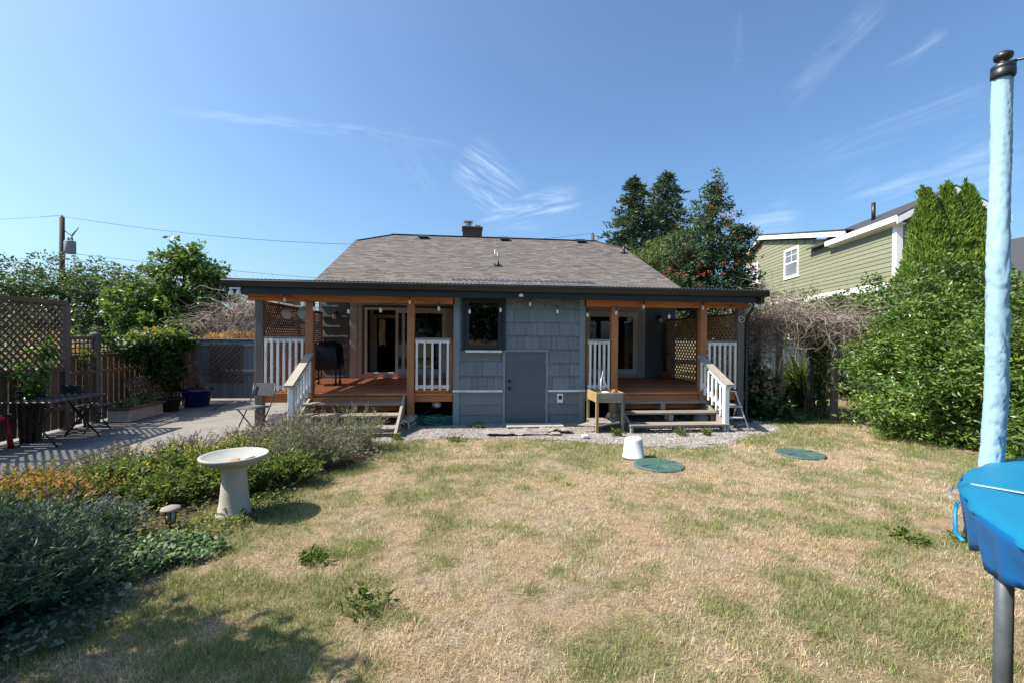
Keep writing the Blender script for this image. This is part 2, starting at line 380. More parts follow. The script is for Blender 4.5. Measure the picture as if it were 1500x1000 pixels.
def soilz(x, y): return .012 * (fbm(x * 1.7, y * 1.7 + 5, 3) - .5) * 2
# far ground
k = NM('far_ground'); c = k.mix(k.rng(k.noise(.25, 6, .7), .35, .65), (.07, .075, .03), (.20, .15, .09)); k.bump(k.noise(8, 5), .6, .05); M['far'] = k.fin(c, .95, .1)
mb = MB(); mb.add([(-600, -600, -.06), (600, -600, -.06), (600, 600, -.06), (-600, 600, -.06)], [(0, 1, 2, 3)])
tag(mb.build('ground', M['far']), kind='structure')
# lawn soil sheet with the dry/green pattern of the turf itself
k = NM('lawn_thatch'); g = k.attr('tint'); n = k.noise(60, 6, .75); n2 = k.noise(9, 5, .7)
dry = k.mix(k.rng(n, .3, .72), (.13, .09, .06), k.mix(k.rng(k.noise(1.6, 4, .6), .42, .6), (.48, .39, .28), (.50, .36, .22))); grn = k.mix(k.rng(n, .3, .7), (.09, .085, .04), (.32, .28, .15))
c = k.mix(g, dry, grn); c = k.mix(k.rng(n2, .46, .66, 0, .7), c, (.13, .09, .062)); k.bump(n, 1.0, .02); M['thatch'] = k.fin(c, .95, .1)
gx = np.arange(-6.2, 11.0, .05); gy = np.arange(-4, 13.0, .05); X, Y = np.meshgrid(gx, gy); Z = soilz(X, Y)
V = np.stack([X, Y, Z], -1).reshape(-1, 3); nx = len(gx); ny = len(gy)
i, j = np.meshgrid(np.arange(nx - 1), np.arange(ny - 1)); b = (j * nx + i).ravel(); F = np.stack([b, b + 1, b + nx + 1, b + nx], -1)
cx = X.ravel()[b] + .025; cy = Y.ravel()[b] + .025
keep = ~(inpoly(cx, cy, [(p[0] - .1, p[1]) for p in DRIVE]))
o = npmesh('lawn', V, 4, greenness(cx, cy)[keep], M['thatch'], F=F[keep], smooth=True); tag(o, kind='structure')
# driveway
k = NM('old_asphalt'); n = k.noise(3, 6, .7); sp = k.noise(140, 3, .8)
c = k.mix(k.rng(n, .3, .7), (.155, .15, .145), (.235, .225, .21)); c = k.mix(k.rng(sp, .55, .75, 0, .6), c, (.40, .38, .35)); c = k.mix(k.rng(k.noise(1.1, 5, .8), .55, .7, 0, .35), c, (.26, .22, .17))
c = k.mix(k.rng(k.voro(.55, 'DISTANCE_TO_EDGE'), .0, .012, .75, 0), c, (.05, .045, .04)); k.bump(sp, .7, .006); M['asphalt'] = k.fin(c, .9, .2)
P = [(x, y, .02) for x, y in DRIVE]; mb = MB(); mb.prism(P, (0, 0, -.06)); tag(mb.build('driveway', M['asphalt']), kind='structure')
# gravel strip: sheet and stones
def ragged(P, amp=.06, step=.12, sd=3):
    out = []; r = random.Random(sd)
    for (a, b), (c2, d) in zip(P, P[1:] + P[:1]):
        L = math.hypot(c2 - a, d - b); n = max(1, int(L / step))
        for q in range(n): t = q / n; out.append((a + (c2 - a) * t + r.uniform(-amp, amp), b + (d - b) * t + r.uniform(-amp, amp)))
    return out
k = NM('gravel_base'); v = k.voro(55, out='Color'); sepv = k.n.new('ShaderNodeSeparateColor'); k.l.new(v, sepv.inputs[0])
c = k.ramp(sepv.outputs[0], [(0, (.12, .11, .10)), (.5, (.22, .205, .195)), (1, (.37, .35, .33))]); c = k.mix(k.rng(k.noise(1.5, 5, .7), .45, .65, 0, .7), c, (.17, .13, .095)); k.bump(k.voro(55), .8, .012); M['gravelbase'] = k.fin(c, .9, .2)
mb = MB(); mb.prism([(x, y, .010) for x, y in ragged(GRAV, .1)], (0, 0, -.05)); tag(mb.build('gravel_path', M['gravelbase']), kind='structure')
def stones(name, poly, n, smin, smax, m, z=.010, label=None, cat=None):
    xs = [p[0] for p in poly]; ys = [p[1] for p in poly]
    x = RNG.uniform(min(xs), max(xs), n * 3); y = RNG.uniform(min(ys), max(ys), n * 3); q = inpoly(x, y, poly) & (y < 9.6); x = x[q][:n]; y = y[q][:n]; n = len(x)
    s = RNG.uniform(smin, smax, n)
    base = np.array([(1, 0, 0), (0, 1, 0), (-1, 0, 0), (0, -1, 0), (0, 0, 1), (0, 0, -.6)], float)
    Fi = np.array([(0, 1, 4), (1, 2, 4), (2, 3, 4), (3, 0, 4)])
    V = base[None] * s[:, None, None] * RNG.uniform(.6, 1.2, (n, 6, 3)) * np.array([1, 1, .6]); a = RNG.uniform(0, 6.3, n)
    ca, sa = np.cos(a)[:, None], np.sin(a)[:, None]
    Vx = V[..., 0] * ca - V[..., 1] * sa; Vy = V[..., 0] * sa + V[..., 1] * ca
    V = np.stack([Vx + x[:, None], Vy + y[:, None], V[..., 2] + z], -1)
    F = (Fi[None] + (np.arange(n) * 6)[:, None, None]).reshape(-1)
    o = npmesh(name, V, 3, np.repeat(RNG.random(n), 4), m, F=F); return tag(o, label, cat, kind='stuff')
k = NM('stones'); c = k.ramp(k.attr(), [(0, (.10, .095, .09)), (.5, (.21, .20, .195)), (.85, (.34, .325, .315)), (1, (.52, .50, .48))]); M['stones'] = k.fin(c, .85, .3)
stones('gravel', [(x, y - (.12 if y < 8 else 0)) for x, y in GRAV], 17000, .008, .02, M['stones'], label='loose grey gravel along the foot of the house', cat='gravel')
stones('driveway_grit', [(-7, 6), (-4.7, 4.6), (-4.2, 6.2), (-3.3, 7.3), (-2.7, 8), (-3.5, 9), (-7, 9)], 2500, .004, .009, M['stones'], label='loose grit on the grey driveway', cat='grit')
# planting bed soil
k = NM('bed_soil'); n = k.noise(25, 6, .8); c = k.mix(k.rng(n, .3, .7), (.045, .032, .022), (.15, .11, .075)); k.bump(n, 1, .03); M['soil'] = k.fin(c, .95, .1)
mb = MB(); mb.prism([(x, y, .014) for x, y in ragged(BED, .06)], (0, 0, -.06)); tag(mb.build('bed_soil', M['soil']), kind='structure')
# grass blades
def grass(name, xr, yr, dens, h0, h1, w, m, seg, label, excl=()):
    n = int((xr[1] - xr[0]) * (yr[1] - yr[0]) * dens)
    x = RNG.uniform(*xr, n); y = RNG.uniform(*yr, n)
    g = greenness(x, y); clump = fbm(x * 9, y * 9 + 3, 3)
    keep = (RNG.random(n) < (.12 + 1.25 * clump * (.5 + .65 * g)) * np.clip(.35 + 2.6 * (fbm(x * 2.1 + 60, y * 1.5, 4) - .32), .25, 1))
    jx = x + .3 * (fbm(x * 3, y * 3 + 9, 3) - .5); jy = y + .3 * (fbm(x * 3 + 50, y * 3, 3) - .5)
    for P in (DRIVE, GRAV): keep &= ~(inpoly(jx, jy, P) & (RNG.random(n) < .985))
    keep &= ~(inpoly(x, y, BED) & (RNG.random(n) < .8))
    keep &= np.abs(np.arctan2(x - .0, y)) < 1.05
    for ex, ey, er in excl: keep &= (x - ex) ** 2 + (y - ey) ** 2 > er * er
    x, y, g, clump = x[keep], y[keep], g[keep], clump[keep]; n = len(x)
    isg = RNG.random(n) < g * .9 + .04
    h = RNG.uniform(h0, h1, n) * (.6 + .9 * clump) * np.where(isg, 1.15, .85) * (1 + .5 * (fbm(x * 2.5, y * 2.5 + 77, 2) - .4))
    a = RNG.uniform(0, 2 * np.pi, n); lean = RNG.uniform(.15, 1.0, n) * np.where(isg, .8, 1.35); ww = w * RNG.uniform(.6, 1.4, n)
    d = np.stack([np.cos(a), np.sin(a)], -1); a2 = a + np.pi / 2 + RNG.normal(0, .6, n); s = np.stack([np.cos(a2), np.sin(a2)], -1)
    p0 = np.stack([x, y, soilz(x, y) - .004], -1)
    def pt(t, side): 
        q = np.zeros((n, 3)); r = h * lean * t ** 1.6
        q[:, :2] = d * r[:, None] + s * (ww * side)[:, None]; q[:, 2] = h * t * (1 - .35 * np.minimum(lean, 1) * t); return p0 + q
    warm = np.clip((fbm(x * 1.9 + 31, y * 1.9, 4) - .5) * 4 + .45, 0, 1); tint = np.where(isg, .51 + .49 * RNG.random(n), np.where(RNG.random(n) < warm, .24 + .25 * RNG.random(n), .24 * RNG.random(n)))
    if seg == 1: V = np.stack([pt(0, -1), pt(0, 1), pt(1, 0)], 1); return tag(npmesh(name, V, 3, tint, m), label, 'grass', kind='stuff')
    A, B, C, Dd, E = pt(0, -1), pt(0, 1), pt(.55, .8), pt(.55, -.8), pt(1, 0)
    V = np.stack([A, B, C, A, C, Dd, Dd, C, E], 1)
    return tag(npmesh(name, V, 3, np.repeat(tint, 3), m), label, 'grass', kind='stuff')
M['grass'] = leafmat('grass_blades', [(0, (.30, .23, .18)), (.12, (.55, .46, .33)), (.24, (.70, .61, .45)), (.36, (.50, .36, .225)), (.49, (.63, .47, .305)), (.52, (.42, .37, .18)), (.65, (.29, .31, .13)), (.83, (.165, .225, .075)), (1, (.07, .13, .045))], .6, .25, .25)
EX = [(2.47, 6.33, .16), (2.66, 5.90, .27), (5.07, 6.33, .27), (-2.12, 4.55, .12)]
grass('near_grass', (-3.4, 4.2), (1.2, 3.9), 17000, .016, .055, .0012, M['grass'], 2, 'short dry straw and green grass nearest the camera', EX)
grass('middle_grass', (-3.2, 7.8), (3.9, 6.4), 9500, .02, .055, .0021, M['grass'], 1, 'patchy dry and green grass in the middle of the lawn', EX)
grass('far_grass', (-2.5, 9.5), (6.4, 9.6), 5000, .02, .06, .0035, M['grass'], 1, 'patchy grass by the gravel and the hedge', EX)
# ---------------------------------------------------------------- bungalow
HX0, HX1 = -3.85, 6.2; BX0, BX1 = -.15, 2.45; FY, BY = 9.0, 12.6; DZ = .62
house = thing('bungalow', 'low blue-grey shingled bungalow with brown roof and two cedar porches', 'house', (1.15, 9, 0))
def H(mb, name, m, parent=None, label=None): return mb.build(name, M[m] if isinstance(m, str) else m, parent or house, True, label)
def shingle_wall(mb, x0, x1, z0, z1, y, opens, exp=.265, side=None):
    """courses of wide sawn shingles facing -Y; opens = list of (x0,x1,z0,z1)"""
    z = z0; r = random.Random(int(x0 * 100) + 9)
    while z < z1 - .02:
        zt = min(z + exp, z1); x = x0
        while x < x1 - .001:
            w = r.choice([.1, .13, .16, .2, .24, .3, .12]); xe = min(x + w, x1)
            if x1 - xe < .05: xe = x1
            segs = [(x, xe)]
            for a, b, c, d in opens:
                if c < zt - .01 and d > z + .01:
                    ns = []
                    for p, q in segs:
                        if b <= p or a >= q: ns.append((p, q))
                        else:
                            if a - p > .01: ns.append((p, a))
                            if q - b > .01: ns.append((b, q))
                    segs = ns
            for p, q in segs:
                o = r.uniform(0, .004); zb = z + r.uniform(-.003, .003); g = .0025
                mb.add([(p + g, y - .036 - o, zb), (q - g, y - .036 - o, zb), (q - g, y, zb), (p + g, y, zb),
                        (p + g, y - .004 - o, zt + .012), (q - g, y - .004 - o, zt + .012), (q - g, y, zt + .012), (p + g, y, zt + .012)], MB.BF, r.random())
            x = xe
        z = zt
# walls (core, stays behind the cladding)
mb = MB()
mb.box(BX0 + .02, BX1 - .02, FY + .012, FY + .12, 0, .66)                      # bump base either side of the hatch is behind boards
mb2 = MB()
def wallstrip(mbx, x0, x1, y0, y1, z0, z1, opens):
    """solid wall with rectangular openings, split in columns"""
    xs = sorted({x0, x1, *[v for o in opens for v in o[:2]]})
    for a, b in zip(xs, xs[1:]):
        cuts = sorted([(o[2], o[3]) for o in opens if o[0] < (a + b) / 2 < o[1]]); z = z0
        for c, d in cuts:
            if c > z: mbx.box(a, b, y0, y1, z, c)
            z = d
        if z < z1: mbx.box(a, b, y0, y1, z, z1)
WIN = (.06, .78, 1.49, 2.47); HATCH = (.86, 1.66, .0, 1.43)
mb = MB(); wallstrip(mb, BX0 + .01, BX1 - .01, FY + .01, FY + .13, 0, 2.62, [WIN])
SL1 = (-2.60, -.42, .70, 2.53); SL2 = (3.45, 5.05, .70, 2.50)
wallstrip(mb, HX0 + .05, BX0, BY + .01, BY + .15, 0, 3.0, [SL1]); wallstrip(mb, BX1, HX1 - .05, BY + .01, BY + .15, 0, 3.0, [SL2])
mb.box(HX0 + .05, HX0 + .2, BY + .15, 24, 0, 3.0); mb.box(HX1 - .2, HX1 - .05, BY + .15, 24, 0, 3.0); mb.box(HX0 + .05, HX1 - .05, 23.9, 24.05, 0, 3.0)
mb.box(BX0 + .01, BX0 + .13, FY + .13, BY + .01, 0, 2.62); mb.box(BX1 - .13, BX1 - .01, FY + .13, BY + .01, 0, 2.62)
for xx, sgn in ((HX0 + .05, -1), (HX1 - .05, 1)):
    mb.prism([(xx, BY, 3.0), (xx, 24, 3.0), (xx, 20, 4.9), (xx, 16.6, 4.9)], (-sgn * .12, 0, 0))
H(mb, 'wall', 'siding')
mb = MB(); shingle_wall(mb, BX0 + .1, BX1 - .1, .70, 2.6, FY, [(WIN[0] - .07, WIN[1] + .07, WIN[2] - .06, 2.7), (HATCH[0] - .06, HATCH[1] + .06, 0, HATCH[3] + .05)])
H(mb, 'shingle_siding', 'siding')
mb = MB(); shingle_wall(mb, HX0 + .1, SL1[0] - .35, DZ + .02, 2.95, BY, []); mb.cut(); shingle_wall(mb, SL1[1] + .2, BX0 - .01, DZ + .02, 2.95, BY, []); mb.cut()
shingle_wall(mb, BX1 + .01, SL2[0] - .15, DZ + .02, 2.95, BY, []); mb.cut(); shingle_wall(mb, SL2[1] + .2, HX1 - .1, DZ + .02, 2.95, BY, [])
H(mb, 'shingle_siding', 'siding')
# inner side walls of the bump (face the porches)
mb = MB()
for x, s in ((BX0 + .01, -1), (BX1 - .01, 1)):
    z = DZ + .02
    while z < 2.5:
        mb.add([(x, FY + .1, z), (x + s * .022, FY + .1, z), (x + s * .022, BY - .02, z), (x, BY - .02, z), (x, FY + .1, z + .262), (x + s * .006, FY + .1, z + .262), (x + s * .006, BY - .02, z + .262), (x, BY - .02, z + .262)], MB.BF if s > 0 else [f[::-1] for f in MB.BF]); z += .265
    mb.cut()
H(mb, 'shingle_siding', 'siding')
mb = MB()                                                                    # lap boards below the band
for a, b in ((BX0 + .1, HATCH[0] - .06), (HATCH[1] + .06, BX1 - .1)):
    z = .0
    for q in range(4):
        zt = min(z + .2, .645)
        if zt - z > .02: mb.add([(a, FY - .022, z), (b, FY - .022, z), (b, FY, z), (a, FY, z), (a, FY - .008, zt + .01), (b, FY - .008, zt + .01), (b, FY, zt + .01), (a, FY, zt + .01)], MB.BF, q * .25)
        z = zt
    mb.cut()
H(mb, 'lap_siding', 'siding')
mb = MB()
for x in (BX0, BX1 - .1): mb.bbox(x, x + .1, FY - .032, FY + .01, 0, 2.60); mb.cut()
for x in (BX0 - .022, BX1): mb.bbox(x, x + .022, FY - .030, FY + .09, 0, 2.36); mb.cut()
H(mb, 'corner_trim', 'siding_trim')
mb = MB(); mb.bbox(BX0 - .03, HATCH[0] - .06, FY - .05, FY + .005, .645, .69); mb.cut(); mb.bbox(HATCH[1] + .06, BX1 + .03, FY - .05, FY + .005, .645, .69)
H(mb, 'belt_trim', 'white')
# crawl-space door
mb = MB(); mb.bbox(HATCH[0], HATCH[1], FY - .028, FY + .005, .045, HATCH[3]); door = H(mb, 'crawlspace_door', 'door_paint')
mb = MB(); a, b, c, d = HATCH
mb.bbox(a - .06, a - .004, FY - .04, FY + .008, 0, d + .004); mb.bbox(b + .004, b + .06, FY - .04, FY + .008, 0, d + .004); mb.bbox(a - .06, b + .06, FY - .042, FY + .008, d + .006, d + .06)
mb.build('door_frame', M['siding_trim'], door)
mb = MB(); mb.bbox(a - .02, b + .02, FY - .06, FY + .006, .0, .035); mb.build('threshold', M['greywood_x'], door)
for z in (.86, .72):
    mb = MB(); prof = [(.028, 0), (.03, .008), (.012, .012), (.012, .03), (.026, .04), (.028, .055), (.015, .066), (0, .068)]
    mb.lathe(prof, (0, 0, 0), 16); mb.v = [(a + .075 + x, FY - .03 - zz, z + y) for x, y, zz in mb.v]
    mb.build('door_knob' if z > .8 else 'deadbolt', M['black'], door)
for z in (.3, .62, 1.2):
    mb = MB(); mb.box(b - .012, b + .02, FY - .046, FY - .029, z, z + .09); mb.build('hinge', M['siding_trim'], door)
# kitchen window
def window(x0, x1, z0, z1, y, fm, gm, fw=.06, mull=(), depth=.06, name='window', trim=None, sill=None):
    f = MB(); yo = y - .045
    f.bbox(x0 - .005, x0 + fw, yo, y + .05, z0, z1); f.bbox(x1 - fw, x1 + .005, yo, y + .05, z0, z1)
    f.bbox(x0 + fw, x1 - fw, yo, y + .05, z1 - fw, z1); f.bbox(x0 + fw, x1 - fw, yo, y + .05, z0, z0 + fw)
    for m in mull: f.bbox(m - fw * .4, m + fw * .4, yo + .01, y + .04, z0 + fw, z1 - fw)
    w = H(f, name, fm)
    g = MB(); g.box(x0 + fw - .004, x1 - fw + .004, y + .012, y + .018, z0 + fw - .004, z1 - fw + .004); g.build('pane', M[gm], w)
    return w
w = window(WIN[0], WIN[1], WIN[2], WIN[3], FY, 'navy', 'glass_dark', .075)
mb = MB(); mb.bbox(WIN[0] - .07, WIN[0] - .008, FY - .062, FY + .01, WIN[2] - .02, WIN[3] + .05); mb.cut(); mb.bbox(WIN[1] + .008, WIN[1] + .07, FY - .062, FY + .01, WIN[2] - .02, WIN[3] + .05); mb.build('window_trim', M['navy'], w)
mb = MB(); mb.bbox(WIN[0] - .0, WIN[1] - .0, FY - .085, FY + .01, WIN[2] - .065, WIN[2] - .022); mb.build('sill', M['white'], w)
mb = MB(); mb.box(WIN[0] - .0, WIN[1] + .05, FY + .1, FY + .32, WIN[2] - .03, WIN[2] + .005); mb.build('inner_ledge', M['white'], w)
# patio doors
def slider(x0, x1, z0, z1, y, leaves, trimw, open_leaf=None):
    root = MB(); fw = .065
    root.bbox(x0, x0 + fw, y - .03, y + .08, z0, z1); root.bbox(x1 - fw, x1, y - .03, y + .08, z0, z1)
    root.bbox(x0 + fw, x1 - fw, y - .03, y + .08, z1 - fw, z1); root.bbox(x0 + fw, x1 - fw, y - .045, y + .1, z0, z0 + .045)
    d = H(root, 'sliding_door', 'white_clean')
    for a, b, yy in leaves:
        s = MB(); q = .075
        s.bbox(a, a + q, yy - .02, yy + .02, z0 + .047, z1 - fw); s.bbox(b - q, b, yy - .02, yy + .02, z0 + .047, z1 - fw)
        s.bbox(a + q, b - q, yy - .02, yy + .02, z1 - fw - q, z1 - fw); s.bbox(a + q, b - q, yy - .02, yy + .02, z0 + .047, z0 + .047 + q * 1.3)
        s.build('sash', M['white_clean'], d)
        g = MB(); g.box(a + q - .004, b - q + .004, yy - .003, yy + .003, z0 + .05 + q, z1 - fw - q + .004); g.build('pane', M['glass_dark'], d)
    return d
d = slider(-2.60, -.42, .72, 2.50, BY, [(-1.80, -.95, BY + .045), (-1.62, -.47, BY + .0)], .1)
mb = MB(); mb.box(-1.70, -1.68, BY + .0, BY + .022, 1.5, 1.7); mb.build('pull_handle', M['black'], d)
d = slider(3.48, 5.0, .72, 2.48, BY, [(3.545, 4.30, BY + .045), (4.24, 4.94, BY + .0)], .1)
mb = MB()                                                                     # taupe casings and grooved panel
mb.bbox(-2.98, -2.80, BY - .04, BY + .01, DZ + .005, 2.62); mb.cut()
x = -2.79
while x < -2.68: mb.bbox(x, x + .118, BY - .03, BY + .008, DZ + .005, 2.56); x += .124
mb.cut()
mb.bbox(-.415, -.26, BY - .038, BY + .008, DZ + .005, 2.50); mb.cut(); mb.bbox(-2.79, -.26, BY - .04, BY + .01, 2.565, 2.68); mb.cut(); mb.bbox(-2.66, -.42, BY - .036, BY + .008, DZ + .005, .715); mb.cut()
mb.bbox(3.28, 3.475, BY - .038, BY + .008, DZ + .005, 2.48); mb.cut(); mb.bbox(5.005, 5.22, BY - .038, BY + .008, DZ + .005, 2.48); mb.cut(); mb.bbox(3.28, 5.22, BY - .04, BY + .01, 2.485, 2.64); mb.cut(); mb.bbox(3.48, 5.0, BY - .036, BY + .008, DZ + .005, .715)
H(mb, 'door_casing', 'taupe')
# interior shell, dark
mb = MB(); mb.box(HX0 + .25, HX1 - .25, BY + .2, 17, .60, .68); H(mb, 'interior_floor', 'inwall')
mb = MB(); mb.box(HX0 + .25, HX1 - .25, 17, 17.1, .6, 3); mb.box(HX0 + .25, HX1 - .25, BY + .2, 17, 2.85, 2.95); mb.box(-2.75, -2.65, BY + .18, 14.2, .68, 2.85)
mb.box(BX0 + .2, BX1 - .2, 10.6, 10.7, 1.0, 2.6); H(mb, 'interior_wall', 'inwall')
mb = MB(); mb.bbox(-2.55, -2.45, 13.5, 13.6, .68, 2.35); mb.bbox(-2.45, -1.5, 13.5, 13.6, 2.25, 2.35); mb.box(-3.4, -2.55, 13.5, 13.58, .68, 2.8); H(mb, 'interior_door_frame', 'taupe')
# decks
def deck(x0, x1):
    mb = MB(); y = FY - .03; n = 0
    while y < BY - .03:
        ye = min(y + .135, BY - .03); cuts = [x0, x0 + (x1 - x0) * random.uniform(.3, .7), x1]
        for a, b in zip(cuts, cuts[1:]): mb.bbox(a + .001, b - .001, y, ye - .006, DZ - .03, DZ + random.uniform(-.0015, .0015), .003)
        y = ye
    H(mb, 'deck_floor', 'deck')
    mb = MB(); mb.bbox(x0 + .01, x1 - .01, FY + .005, FY + .045, .46, DZ - .033); mb.bbox(x0 + .01, x0 + .05, FY + .05, BY - .05, .46, DZ - .034); mb.bbox(x1 - .05, x1 - .01, FY + .05, BY - .05, .46, DZ - .034)
    y = FY + .6
    while y < BY - .2: mb.box(x0 + .06, x1 - .06, y, y + .04, .44, DZ - .036); y += .6
    H(mb, 'rim_board', 'cedar_x')
deck(HX0 + .03, BX0 - .024); deck(BX1 + .024, HX1 - .2)
# posts
for x, z0 in ((-3.76, 0), (-2.865, 0), (-.985, 0), (-.215, 0), (2.545, 0), (3.07, 0), (4.97, 0), (5.79, 0)):
    big = x not in (-.215, 2.545)
    mb = MB(); w = .07 if big else .04
    outer = x in (-3.76, 5.79)
    top = 2.36 if big else 1.66
    mb.bbox(x - w, x + w, FY - .07, FY + .07 if big else FY - .0, .16 if not outer else .0, top, .006) if big else mb.bbox(x - w, x + w, FY + .05, FY + .13, DZ, top, .006)
    H(mb, 'porch_post', 'greywood_z' if outer else 'cedar_z')
    if big and not outer:
        mb = MB(); mb.lathe([(.19, 0), (.17, .1), (.12, .2), (.1, .22)], (x, FY, 0), 4); H(mb, 'pier_block', 'concrete')
for a, b in ((HX0 - .12, BX0 - .03), (BX1 + .03, HX1 - .25)):
    mb = MB(); mb.bbox(a, b, FY - .05, FY + .09, 2.362, 2.52, .006); H(mb, 'porch_beam', 'cedar_x')
M['ceil'] = wood('ceiling_boards', (.52, .36, .22), (.66, .50, .34), 'x', .7)
# porch roof: corrugated sheet, ceiling boards, gutter, fascia
def corr(mb, x0, x1, y0, z0, y1, z1, pitch=.076, amp=.01, th=.004):
    n = int((x1 - x0) / pitch * 6); vs = []; fs = []
    for i in range(n + 1):
        x = x0 + (x1 - x0) * i / n; c = amp * math.cos(2 * math.pi * i / 6)
        vs += [(x, y0, z0 + c), (x, y1, z1 + c), (x, y0, z0 + c - th), (x, y1, z1 + c - th)]
    for i in range(n):
        b = i * 4; fs += [(b, b + 4, b + 5, b + 1), (b + 2, b + 3, b + 7, b + 6), (b, b + 2, b + 6, b + 4), (b + 1, b + 5, b + 7, b + 3)]
    mb.add(vs, fs, .5)
GX0, GX1 = -4.25, 6.15
mb = MB(); corr(mb, GX0, GX1, 8.56, 2.712, 12.35, 3.10); H(mb, 'porch_roof', 'blackcor')
mb = MB(); corr(mb, -.2, 2.55, 8.575, 2.775, 9.05, 2.865, .11, .010); H(mb, 'roof_patch_sheet', 'blackcor', label='extra corrugated sheet laid over the porch roof')
mb = MB(); mb.prism([(GX0 + .05, 8.72, 2.66), (GX0 + .05, 12.4, 3.04), (GX0 + .05, 12.4, 3.01), (GX0 + .05, 8.72, 2.63)], (GX1 - GX0 - .1, 0, 0)); H(mb, 'porch_ceiling', 'ceil')
mb = MB()
x = GX0 + .25
while x < GX1: mb.beam((x, 8.75, 2.585), (x, 12.55, 2.955), .045, .10); mb.cut(); x += .61
H(mb, 'rafter', 'cedar_x')
mb = MB(); mb.bbox(GX0 + .02, GX1 - .02, 8.68, 8.72, 2.46, 2.655); mb.cut(); mb.box(GX0 + .02, GX0 + .06, 8.72, 12.4, 2.5, 2.66); mb.cut(); mb.box(GX1 - .06, GX1 - .02, 8.72, 12.4, 2.5, 2.66)
H(mb, 'fascia', 'navy')
mb = MB(); prof = [(8.56, 2.705), (8.55, 2.685), (8.565, 2.63), (8.60, 2.585), (8.675, 2.585), (8.675, 2.70), (8.665, 2.70), (8.665, 2.597), (8.605, 2.597), (8.578, 2.635), (8.565, 2.69)]
mb.prism([(GX0, y, z) for y, z in prof], (GX1 - GX0, 0, 0)); mb.box(GX0 - .003, GX0, 8.56, 8.67, 2.59, 2.70); mb.box(GX1, GX1 + .003, 8.56, 8.67, 2.59, 2.70)
H(mb, 'gutter', 'black')
mb = MB(); mb.tube([(6.02, 8.62, 2.6), (6.02, 8.62, 2.5), (5.98, 8.75, 2.42), (5.93, 8.9, 2.25), (5.92, 8.93, 2.1), (5.92, 8.93, .12), (5.95, 8.8, .05)], .035, 8); H(mb, 'downspout', 'black')
# railings
def railing(x0, x1, n, y=FY - .0):
    mb = MB(); mb.bbox(x0 - .02, x1 + .02, y - .06, y + .03, 1.665, 1.70); r = H(mb, 'railing', 'greywood_x')
    mb = MB(); mb.bbox(x0, x1, y - .045, y - .01, 1.60, 1.664); mb.build('top_rail', M['white'], r)
    mb = MB(); mb.bbox(x0, x1, y - .045, y - .01, .72, .79); mb.build('bottom_rail', M['white'], r)
    for i in range(n):
        x = x0 + .035 + (x1 - x0 - .07) * i / (n - 1); mb = MB(); mb.bbox(x - .02, x + .02, y - .086, y - .047, .69, 1.655, .003); mb.build('baluster', M['white'], r)
railing(-3.67, -2.95, 7); railing(-.9, -.24, 5); railing(2.53, 2.98, 5); railing(5.06, 5.70, 6)
# front skirt and kick board behind the left section
mb = MB(); mb.bbox(-.91, -.25, FY + .005, FY + .03, .60, .70); mb.cut(); mb.bbox(2.52, 3.0, FY + .005, FY + .03, .60, .70); H(mb, 'kick_board', 'cedar_x')
# side lattices
def lattice(mb, O, U, V, w, h, pitch, sw, t, nrm):
    O, U, V, N = Vector(O), Vector(U), Vector(V), Vector(nrm)
    for sgn in (1, -1):
        lo, hi = (0, w + h) if sgn > 0 else (-h, w); c = lo + pitch / 2
        while c < hi:
            # points (u, v) with u + v = c  or u - v = c
            if sgn > 0: u0, u1 = max(0, c - h), min(w, c); A = (u0, c - u0); B = (u1, c - u1)
            else: u0, u1 = max(0, c), min(w, c + h); A = (u0, u0 - c); B = (u1, u1 - c)
            if u1 - u0 > .02: mb.beam(O + U * A[0] + V * A[1] + N * t * .52 * sgn, O + U * B[0] + V * B[1] + N * t * .52 * sgn, sw, t, up=N)
            c += pitch
for x, m, zt in ((-3.70, 'lattice_dark', 2.34), (5.85, 'lattice', 2.26)):
    mb = MB(); lattice(mb, (x, FY + .1, DZ + .02), (0, 1, 0), (0, 0, 1), 3.42, zt - DZ - .04, .105 if x < 0 else .15, .034 if x < 0 else .042, .008, (1, 0, 0)); L = H(mb, 'lattice_screen', m)
    mb = MB(); mb.bbox(x - .02, x + .02, FY + .08, BY - .05, zt - .02, zt + .02); mb.bbox(x - .02, x + .02, FY + .08, BY - .05, DZ + .005, DZ + .045); mb.bbox(x - .02, x + .02, BY - .1, BY - .05, DZ + .05, zt - .025)
    mb.bbox(x - .02, x + .02, 10.8, 10.85, DZ + .05, zt - .025); mb.build('lattice_frame', M['cedar_z'], L)
